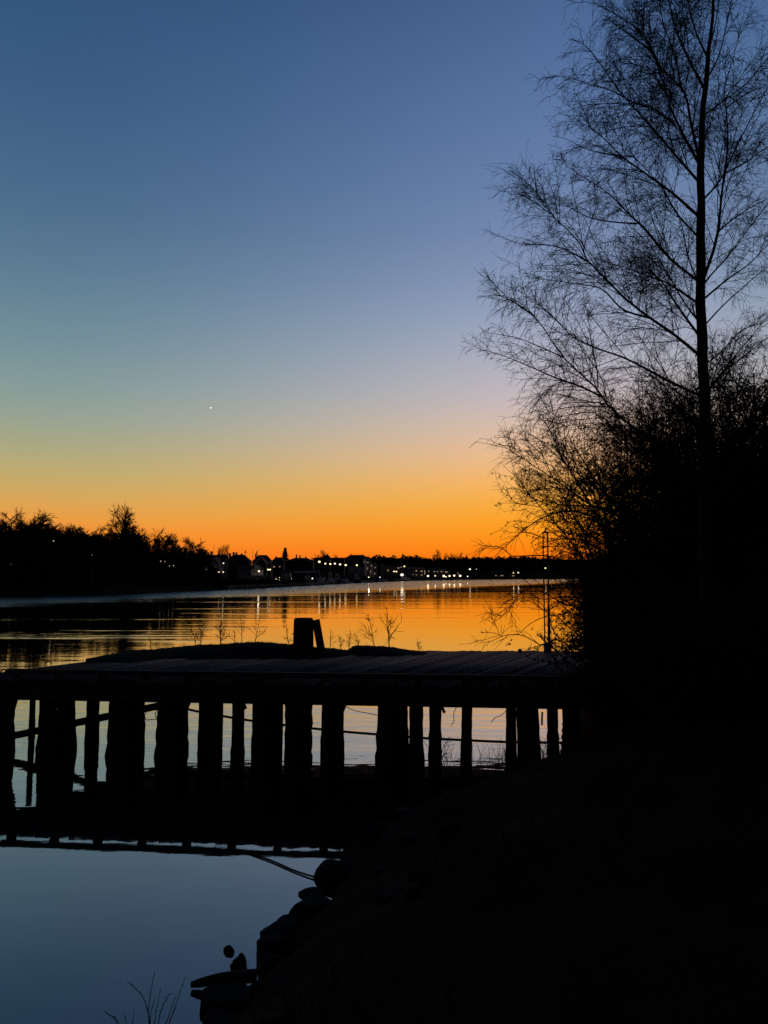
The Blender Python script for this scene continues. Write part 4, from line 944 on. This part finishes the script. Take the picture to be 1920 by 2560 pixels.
# ------------------------------------------------------------------ houses
def house(px0, px1, yridge, yeave, off, label, wall='wall_dark', roof='roof', style='gable_side', name='house', depth=None, win=(), lit=(), chim=(), trim=False, yaw=0.0, group=None, base_y=None):
    Y = shoreY(px1)+off; X0 = (px0-960)/F/KB*Y; z0 = land_at(px0, Y-shoreY(px0)); X1 = (px1-960)/F/KB*Y; w = X1-X0; zr = top_z(yridge, Y); ze = top_z(yeave, Y)
    cx = (X0+X1)/2; z = min(z0, land_at(px1, off), ze-1.5)-.4; dp = depth or max(5.0, w*.7); k = PXM(Y)
    t = thing(name, label, 'house', (cx, Y+dp/2, z), yaw, group); hr, he = zr-z, ze-z
    q = MB(); q.box((0, 0, he/2), (w, dp, he))
    if style == 'gable_front': q.add([(-w/2, -dp/2, he), (w/2, -dp/2, he), (0, -dp/2, hr-.15), (-w/2, dp/2, he), (w/2, dp/2, he), (0, dp/2, hr-.15)], [(0, 1, 2), (5, 4, 3)])
    if style == 'gable_side': q.add([(-w/2+.03, -dp/2, he), (-w/2+.03, dp/2, he), (-w/2+.03, 0, hr-.15), (w/2-.03, -dp/2, he), (w/2-.03, dp/2, he), (w/2-.03, 0, hr-.15)], [(2, 1, 0), (3, 4, 5)])
    q.build('wall', M[wall], t)
    q = MB(); o = .35; th = .22
    def prism(lo, up):          # roof skin with thickness
        n = len(lo); q.add(lo+up, [tuple(range(n))[::-1], tuple(range(n, 2*n))]+[(i, (i+1) % n, n+(i+1) % n, n+i) for i in range(n)])
    def slab(pts): prism(pts, [(a, b, c+th) for a, b, c in pts])
    e0 = he-.05
    if style == 'gable_front':
        slab([(-w/2-o, -dp/2-o, e0), (0, -dp/2-o, hr-th), (0, dp/2+o, hr-th), (-w/2-o, dp/2+o, e0)][::-1]); slab([(w/2+o, -dp/2-o, e0), (w/2+o, dp/2+o, e0), (0.02, dp/2+o, hr-th), (0.02, -dp/2-o, hr-th)][::-1][::-1])
    elif style == 'gable_side':
        slab([(-w/2-o, -dp/2-o, e0), (w/2+o, -dp/2-o, e0), (w/2+o, 0, hr-th), (-w/2-o, 0, hr-th)]); slab([(-w/2-o, dp/2+o, e0), (-w/2-o, .02, hr-th), (w/2+o, .02, hr-th), (w/2+o, dp/2+o, e0)])
    elif style == 'hip':
        r = w*.27; A = (-w/2-o, -dp/2-o, e0); B = (w/2+o, -dp/2-o, e0); C_ = (w/2+o, dp/2+o, e0); D = (-w/2-o, dp/2+o, e0); E = (-w/2+r, 0, hr); G_ = (w/2-r, 0, hr)
        q.add([A, B, C_, D, E, G_], [(0, 1, 5, 4), (1, 2, 5), (2, 3, 4, 5), (3, 0, 4), (3, 2, 1, 0)])
    else: q.box((0, 0, he+.2+.005), (w+.5, dp+.5, .4))
    rf = q.build('roof', M[roof], t)
    for cx_, ct in chim:
        x = (cx_-(px0+px1)/2)*k; zt = top_z(ct, Y+dp/2)-z; q = MB(); q.box((x, 0, (zt+he)/2), (.55, .55, zt-he)); q.build('chimney', M['wall_brick'], rf)
    if trim:
        q = MB()
        if style == 'gable_front':
            for s in (-1, 1): q.bar((s*(w/2+o), -dp/2-o-.05, he+.05), (0, -dp/2-o-.05, hr), .08, .26, up=(0, -1, 0) if False else (0, 0, 1))
        else: q.box((0, -dp/2-o-.05, he+.02), (w+2*o, .08, .22))
        q.build('trim', M['trim'], t)
    for kind, lst in (('glass', win), ('lit', lit)):
        for wx, wy, ww, wh in lst:
            x = (wx-(px0+px1)/2)*k; zc = top_z(wy, Y)-z; f = MB(); f.box((x, -dp/2-.03, zc), (ww*k+.16, .06, wh*k+.16)); fo = f.build('window', M['trim'] if wall != 'wall_dark' else M['wall_grey'], t)
            p_ = MB(); p_.box((x, -dp/2-.075, zc), (ww*k, .03, wh*k)); p_.build('pane', M[kind], fo)
    return t
grp = None
house(506, 534, 1396, 1420, 14, 'dark house front with the left white edged gable at the end of the trees', style='gable_front', trim=True, lit=[(515, 1421, 4, 6)], win=[(524, 1424, 3, 4)])
house(528, 548, 1393, 1418, 20, 'narrow white edged gable front between the first two house roofs', wall='wall_grey', style='gable_front', trim=True, win=[(534, 1418, 3, 4), (540, 1418, 3, 4), (537, 1408, 2, 3)])
house(516, 560, 1386.5, 1400, 30, 'long dark roof behind the two white edged gables', style='gable_side', chim=[(523, 1378), (541, 1382)])
house(562, 622, 1386, 1404, 26, 'hipped dark house with four chimney pots', style='hip', chim=[(570, 1383), (579, 1380), (586, 1381), (599, 1384)], win=[(612, 1402, 4, 7), (596, 1408, 3, 4), (585, 1408, 3, 4)])
house(630, 676, 1387, 1405, 34, 'large dark house with white framed gable face behind the boathouse', style='hip', chim=[(636, 1384)], trim=True, win=[(645, 1408, 3, 6), (655, 1408, 3, 6), (663, 1408, 3, 6)])
house(640, 664, 1392, 1410, 30, 'white edged gable face projecting from the large house', style='gable_front', trim=True, win=[(647, 1413, 4, 5), (656, 1413, 4, 5)])
house(629, 646.5, 1411, 1424, 8, 'small white boathouse gable with three narrow windows', wall='wall_white', style='gable_front', name='boathouse', trim=True, depth=8, win=[(633.5, 1429, 1.6, 6), (636.8, 1428, 1.6, 7), (640, 1429, 1.6, 6)])
house(594, 628.5, 1413, 1424, 10, 'long grey boathouse wing left of the white gable', wall='wall_grey', style='gable_side', name='boathouse', depth=6)
house(678, 708, 1393, 1404, 40, 'dark house left of the fir with two small lit windows', style='hip', chim=[(687, 1391)], lit=[(685, 1417, 3.6, 3), (699, 1416.5, 2.4, 2.6)])
house(704, 724, 1424, 1432, 10, 'small grey glazed hut on the shore below the fir', wall='wall_grey', style='gable_side', name='boat_shed', depth=5, win=[(712, 1437, 4, 5), (718, 1438, 3, 5)])
house(716, 782, 1394, 1402, 46, 'long low dark block right of the fir with roof vents', style='hip', chim=[(738, 1386), (747, 1388), (762, 1391)], win=[(770, 1400, 5, 2), (776, 1403, 4, 2)])
house(736, 790, 1426.5, 1431, 12, 'low long boat shed with a pale eave behind the moored yacht', wall='wall_dark', style='gable_side', name='boat_shed', depth=8, trim=True)
house(784, 860, 1393, 1396, 60, 'flat roofed dark block under the raised lantern', style='flat', chim=[(793, 1388)], win=[(788, 1402, 3, 2)], lit=[(820, 1402, 3, 2), (825.5, 1402, 2, 2)])
house(808, 824, 1387, 1394, 70, 'raised square lantern storey on the flat dark block', style='hip', chim=[(818, 1384)])
house(856, 926, 1386.5, 1399, 66, 'largest dark house block with a broad sloping roof', style='hip', chim=[(876, 1384), (905, 1386)], win=[(870, 1405, 3, 5), (880, 1405, 3, 5), (890, 1405, 3, 5)])
house(870, 911, 1412, 1415, 50, 'pale plain side wall block below the largest house', wall='wall_grey', style='flat', win=[(880, 1421, 3, 3), (895, 1421, 3, 3)])
for i, (a, c, yr, ye, lab) in enumerate(((908, 915, 1393, 1403, 'leftmost narrow gabled town house with tall pale gable'), (915.5, 924, 1396, 1405, 'second narrow gabled town house from the left'),
                                         (925, 932, 1404, 1413, 'third narrow gabled town house, lower pale front'), (934, 942.5, 1405, 1418, 'rightmost pale gabled town house of the four'))):
    house(a, c, yr, ye, 48, lab, wall='wall_brick' if i % 2 else 'wall_white', style='gable_front', name='town_house', depth=10, trim=True, group='narrow gabled town houses',
          win=[((a+c)/2-1.6, ye+8, 1.4, 4), ((a+c)/2+1.6, ye+8, 1.4, 4)], lit=[((a+c)/2, ye+1, 1.5, 3), ((a+c)/2-1.6, ye+16, 1.4, 4)])
house(951, 960, 1410, 1416, 40, 'pale gabled cottage left of the lit flats', wall='wall_grey', style='gable_front', trim=True, win=[(955, 1420, 2.5, 4)])
house(961, 990, 1411, 1415, 70, 'flat block with dim windows left of the bright quay lamp', wall='wall_brick', style='flat', lit=[(970, 1426, 3, 3)], win=[(966, 1418, 3, 3), (976, 1418, 3, 3), (984, 1418, 3, 3)])
house(991, 1016, 1412, 1416, 90, 'flat block with a lit top window above the bright quay lamp', wall='wall_brick', style='flat', lit=[(996, 1420, 5, 2), (1003, 1418, 3, 1.6)], win=[(1008, 1421, 3, 3)])
house(1018, 1062, 1418, 1421, 30, 'long terrace with two rows of lit windows', wall='wall_grey', style='gable_side', name='terrace', trim=True, lit=[(1041, 1427, 3.5, 2.6), (1054, 1428, 4, 2.6), (1054, 1437.6, 3, 2.4), (1041, 1437, 2, 2), (1062, 1431, 1.6, 10), (1033, 1436, 1.6, 1.6)], win=[(1026, 1427, 4, 5)])
house(1066, 1080, 1420, 1424, 32, 'short dark terrace end with one lit window', wall='wall_dark', style='gable_side', name='terrace', lit=[(1072, 1428, 3, 2)])
house(1082, 1113, 1419, 1424, 34, 'pale terrace with a line of small lit windows', wall='wall_grey', style='gable_side', name='terrace', trim=True, lit=[(1086, 1429, 4, 1.6), (1094, 1429, 3, 1.6), (1104, 1429, 4.5, 1.8)])
house(1114, 1125, 1422, 1426, 36, 'small house with bright upper window at the end of the pale terrace', wall='wall_grey', style='gable_side', lit=[(1116, 1430, 6, 2.4)])
house(1140, 1150, 1424, 1432, 30, 'tiny pointed pavilion between the quay lamps', wall='wall_brick', style='gable_front', lit=[(1145, 1434, 1.5, 3)])
house(1236, 1262, 1433, 1437, 34, 'low far cottage with two dim windows left of the mast', wall='wall_grey', style='gable_side', lit=[(1240, 1439, 3, 1.6), (1255, 1439, 6, 1.6)])
house(1274, 1290, 1428, 1434, 40, 'far cottage beside the pair of lamps seen through the twigs', wall='wall_grey', style='gable_side', lit=[(1283, 1439.5, 5, 1.8)])

# ------------------------------------------------------------------ lamps
LIGHTS = {647: 16, 1005: 80, 922: 45}
def lamp(px, py, off, r, m, label, kind='street_lamp', group='lamps on the far shore'):
    X, Y, z = spot(px, off); zt = top_z(py, Y); z = min(z, zt-1.0); k = PXM(Y); r = r*k*.80
    t = thing(kind, label, 'lamp', (X, Y, z-.1), 0, group); h = zt-z+.1
    q = MB(); q.tube([(0, r*.6, 0), (0, r*.6, h)], [.10, .06], 6); q.build('pole', M['metal'], t)
    q = MB(); q.box((0, r*.3, h+r*.9), (r*1.6, r*1.8, r*.25)); q.build('hood', M['metal'], t)
    q = MB(); q.ball((0, 0, h), r, 10, 6, (1, 1, .85)); q.build('globe', M[m], t, True)
    if px in LIGHTS and not (px == 558 and py > 1420):
        l = bpy.data.lights.new('lamp_light', 'POINT'); l.energy = LIGHTS[px]; l.color = (1.0, .78, .52); l.shadow_soft_size = r
        lo = bpy.data.objects.new('lamp_light', l); COL.objects.link(lo); lo.parent = t; lo.location = (0, -r*1.8, h-.2)
LP = [(130, 1352, 6, 2.1, 'lamp_dim', 'lone small lamp among the dark trees of the left bank'), (25, 1410, 6, 1.9, 'lamp_dim', 'small lamp low at the left picture edge'), (1, 1412, 6, 1.5, 'lamp_dim', 'dim lamp cut by the left picture edge'),
      (228, 1388, 4, .8, 'lamp_dim', 'faint tiny lamp in the black trees below the tallest tree'),
      (401, 1403, 5, 1.5, 'lamp_dim', 'small lamp under the fan shaped tree'), (411, 1404, 5, 1.0, 'lamp_dim', 'dim lamp just right of the one under the fan shaped tree'), (423, 1415, 4, 1.2, 'lamp_dim', 'left lamp of the low pair before the rounded tree'), (433, 1414, 4, 1.4, 'lamp_dim', 'right lamp of the low pair before the rounded tree'),
      (547, 1430, 8, 2.3, 'lamp_warm', 'lamp in front of the narrow gable, left of two'), (558, 1430, 8, 1.8, 'lamp_warm', 'lamp in front of the narrow gable, right of two'), (558, 1408, 16, 1.8, 'lamp_warm', 'lamp high between the first houses'),
      (647, 1428, 5, 2.8, 'lamp_warm', 'bright lamp at the right of the white boathouse gable'), (670, 1424, 14, 2.4, 'lamp_warm', 'left half of the double lamp below the large house'), (675, 1424, 14, 2.4, 'lamp_warm', 'right half of the double lamp below the large house'),
      (690, 1447, 4, 3.0, 'lamp_warm', 'bright quay lamp left of the yellow light'), (698, 1450, 3, 3.0, 'lamp_yellow', 'yellow quay light near the water'), (698, 1444, 3, 1.7, 'lamp_yellow', 'small yellow light just above the yellow quay light'), (727, 1448, 4, 3.4, 'lamp_warm', 'bright quay lamp right of the yellow light'),
      (781, 1446, 3, 2.4, 'lamp_white', 'bluish white lamp by the covered yacht'), (798, 1404.5, 30, 3.6, 'lamp_warm', 'largest lamp at the left end of the high row'), (813, 1409, 32, 2.6, 'lamp_warm', 'second lamp of the high row'), (825.5, 1410, 34, 2.8, 'lamp_warm', 'third lamp of the high row'),
      (837, 1409, 36, 2.8, 'lamp_warm', 'fourth lamp of the high row'), (850, 1411, 38, 3.0, 'lamp_warm', 'fifth lamp of the high row'), (864, 1412.7, 40, 3.1, 'lamp_warm', 'sixth lamp of the high row'), (892, 1413, 30, 2.6, 'lamp_yellow', 'single lamp before the pale side wall'),
      (922, 1443, 8, 1.5, 'lamp_white', 'small white quay light under the town houses'), (950, 1443, 8, 1.7, 'lamp_white', 'small white quay light right of the town houses'), (985, 1428.5, 26, 2.0, 'lamp_warm', 'lamp left of the brightest floodlight, upper left one'), (991, 1429, 26, 2.2, 'lamp_warm', 'lamp left of the brightest floodlight, upper right one'),
      (1005, 1437, 10, 4.8, 'lamp_white', 'brightest floodlight on the quay by the pale boat'), (1011, 1416, 50, 2.3, 'lamp_warm', 'lamp above the brightest floodlight'),
      (1070, 1440, 12, 3.2, 'lamp_warm', 'bright lamp at the right end of the long terrace'), (1088, 1439.5, 12, 1.9, 'lamp_warm', 'small lamp in the quay row before the pale terrace'), (1109.5, 1440, 12, 3.5, 'lamp_warm', 'bright lamp, first of the close quay row'),
      (1115, 1442, 10, 1.9, 'lamp_warm', 'small lamp tucked beside the first of the close quay row'), (1124, 1440, 12, 2.9, 'lamp_warm', 'second bright lamp of the close quay row'), (1135.7, 1439, 12, 3.0, 'lamp_warm', 'third bright lamp of the close quay row'),
      (1150.5, 1439.5, 12, 3.4, 'lamp_warm', 'last bright lamp of the close quay row'), (1169, 1441, 12, 1.9, 'lamp_white', 'small white lamp after the close quay row'), (1175, 1423, 40, 2.8, 'lamp_white', 'high white lamp above the end of the quay row'),
      (1191, 1423, 40, 1.1, 'lamp_white', 'dim high lamp right of the high white one'), (1284, 1432, 20, 2.0, 'lamp_warm', 'left lamp of the pair seen through the hanging twigs'), (1296, 1431.5, 20, 2.5, 'lamp_white', 'right lamp of the pair seen through the hanging twigs'),
      (1364, 1420, 30, 2.3, 'lamp_warm', 'lamp seen directly behind the lattice mast')]
for l in LP: lamp(*l)

# flags, posts, masts
def flagpole(px, yb, yt, off, label, flag=True):
    X, Y, z = spot(px, off); h = top_z(yt, Y)-z; t = thing('flagpole', label, 'flagpole', (X, Y, z)); q = MB(); q.tube([(0, 0, 0), (0, 0, h)], [.09, .05], 6); q.build('pole', M['metal'], t)
    if flag:
        k = PXM(Y); q = MB(); V = []
        for s in (-.02, .02):
            for i in range(5): V += [(-.05-i*.7*k, s+.06*math.sin(i), h-.3-i*.9*k), (-.05-i*.7*k, s+.06*math.sin(i), h-.3-4.2*k-i*1.1*k)]
        Fc = [(2*i, 2*i+1, 2*i+3, 2*i+2) for i in range(4)]+[(10+2*i+2, 10+2*i+3, 10+2*i+1, 10+2*i) for i in range(4)]; q.add(V, Fc); q.build('flag', M['flag'], t)
flagpole(613.5, 0, 1374, 30, 'flagpole with a drooping red flag over the hipped house'); flagpole(643, 0, 1374, 36, 'flagpole with a drooping red flag over the large house'); flagpole(533.5, 0, 1361, 34, 'plain tall pole rising over the first long roof', False); flagpole(631, 0, 1373, 38, 'plain pole between the two red flags', False)

# ------------------------------------------------------------------ boats
def boat(px0, px1, ytop, yw, label, cover='tarp', name='motor_boat', mast=None, hull='hull', dark=False, cabin=True):
    Y = W(960, yw)[1]; k = PXM(Y); w = (px1-px0)*k; X = ((px0+px1)/2-960)/F*Y; h = (yw-ytop)*k; t = thing(name, label, 'boat', (X, Y, 0)); hb = h*.42
    V = []; n = 12; bw = w*.28
    for j, (zz, s) in enumerate(((-.15, .78), (hb*.5, .95), (hb, 1.0))):
        for i in range(n+1):
            u = i/n; x = -w/2+w*u*s+(1-s)*w*.12; b = bw/2*s*(min(1, (1-u)*2.4))**.6*(.85+.15*min(1, u*4)); zc = zz+(.25*hb*u*u if j else 0); V.append((x, -b, zc)); V.append((x, b, zc))
    m_ = 2*(n+1); Fc = []
    for j in range(2):
        for i in range(n):
            for s in (0, 1): a = j*m_+2*i+s; q_ = (a, a+2, a+2+m_, a+m_); Fc.append(q_ if s == 0 else q_[::-1])
    for i in range(n): a = 2*m_+2*i; Fc.append((a, a+2, a+3, a+1)); a = 2*i; Fc.append((a, a+1, a+3, a+2))
    for j in range(2): a = j*m_; Fc.append((a, a+m_, a+m_+1, a+1))
    q = MB(); q.add(V, Fc); q.build('hull', M[hull], t, True)
    if cabin:
        q = MB(); c0, c1 = -w*.38, w*.18; b = bw*.36; z0, z1 = hb*.9, h
        q.add([(c0, -b, z0), (c1, -b, z0), (c1, b, z0), (c0, b, z0), (c0+.05*w, -b*.8, z1), (c1-.14*w, -b*.8, z1), (c1-.14*w, b*.8, z1), (c0+.05*w, b*.8, z1)], [(0,3,2,1),(4,5,6,7),(0,1,5,4),(1,2,6,5),(2,3,7,6),(3,0,4,7)]); q.build('cabin', M[cover], t)
        q = MB(); q.box((-w*.12, -b-.02, (z0+z1)/2+.05), (w*.3, .04, (z1-z0)*.3)); q.build('cabin_window', M['glass'], t)
    if mast:
        hz = top_z(mast, Y); q = MB(); q.tube([(0, 0, hb*.9), (0, 0, hz)], [.06, .035], 6); q.build('mast', M['metal'], t)
    return t
boat(778, 815, 1424, 1462, 'large covered motor yacht with its bow pointing right', 'tarp', mast=1419)
boat(757, 786, 1434, 1463.6, 'dark blue covered boat moored left of the large yacht', 'tarp', hull='hull_dark')
boat(818, 838, 1432, 1460.6, 'small cabin boat moored just right of the large yacht', 'hull'); boat(836, 856, 1434, 1459.8, 'dark hulled boat, second to the right of the large yacht', 'hull', hull='hull_dark', mast=1428)
boat(854, 872, 1436, 1459, 'boat with a thin mast, third to the right of the large yacht', 'tarp', mast=1424); boat(884, 906, 1436, 1457.8, 'boat with a pinkish lit cabin near the town houses', 'hull', hull='hull_dark', mast=1430)
boat(930, 948, 1442, 1455.8, 'low open boat moored below the town houses', cabin=False, hull='hull_dark'); boat(950, 968, 1441, 1455, 'low pale boat moored left of the floodlight', 'tarp'); boat(968, 990, 1440.5, 1454, 'small dark boat nearest the left of the floodlight', 'tarp', hull='hull_dark')
boat(1000, 1026, 1437, 1452.6, 'pale boat lit bright by the quay floodlight', 'hull')
# mooring posts along the left shore
for i, (px, py, hp, lab) in enumerate(((571, 1474.5, 10, 'pale mooring post left of the two close ones'), (577.5, 1474.2, 11, 'pale mooring post, middle of the three on the shore'), (583.5, 1474, 9, 'pale mooring post, right one of the three on the shore'),
                                       (618, 1473, 12, 'broad pale mooring post below the grey boathouse wing'), (664, 1470.5, 7, 'pale mooring post right below the white boathouse'), (737, 1466.5, 8, 'pale mooring post left of the dark blue boat'), (748, 1466, 8, 'pale mooring post beside the dark blue boat'))):
    p = W(px, py); Y = p[1]; k = PXM(Y); q = MB(); q.tube([(0, 0, -.5), (0, 0, hp*k)], [.22, .18], 8); o = q.build('mooring_post', M['wall_grey'], None, True); o.location = p; tag(o, lab, 'post', 'mooring posts on the far shore')
# low quay wall
def quay():
    V = []; xs = list(range(560, 1200, 20)); 
    for i, px in enumerate(xs):
        Y = shoreY(px)+1.0; X = (px-960)/F/KB*Y
        for dy, z in ((0, -.5), (0, 1.1), (1.2, 1.1), (1.2, -.5)): V.append((X, Y+dy, z))
    Fc = [(4*i+a, 4*(i+1)+a, 4*(i+1)+(a+1) % 4, 4*i+(a+1) % 4) for i in range(len(xs)-1) for a in range(4)]
    tag(put('quay_wall', mesh_np(V, Fc), M['wall_dark']), 'low dark quay wall along the water below the houses', 'wall')
quay()
def fence(px0, px1, off, y0, label):
    X0, Y, z = spot(px0, off); X1 = (px1-960)/F*Y; q = MB(); zt = top_z(y0, Y); t = thing('fence', label, 'fence', (X0, Y, z-.2)); h = zt-z+.2
    ph = 7.5*PXM(Y); q.box(((X1-X0)/2, 0, h-ph/2), (X1-X0, .06, ph)); q.build('panel', M['wall_grey'], t)
    for i in range(int((X1-X0)/2.0)+1):
        q = MB(); q.box((i*2.0, .08, h/2), (.12, .10, h)); q.build('post', M['wall_dark'], t)
fence(530, 566, 5.5, 1436, 'low pale garden fence left of the boathouse'); fence(584, 664, 4.5, 1439, 'long low pale fence in front of the boathouse')

# ------------------------------------------------------------------ the evening star
p = P(527, 1019.5, 6000); q = MB(); q.ball((0, 0, 0), 5.2, 12, 8); o = q.build('planet', M['star'], None, True); o.location = p
tag(o, 'tiny bright evening star alone in the sky above the left trees', 'planet')
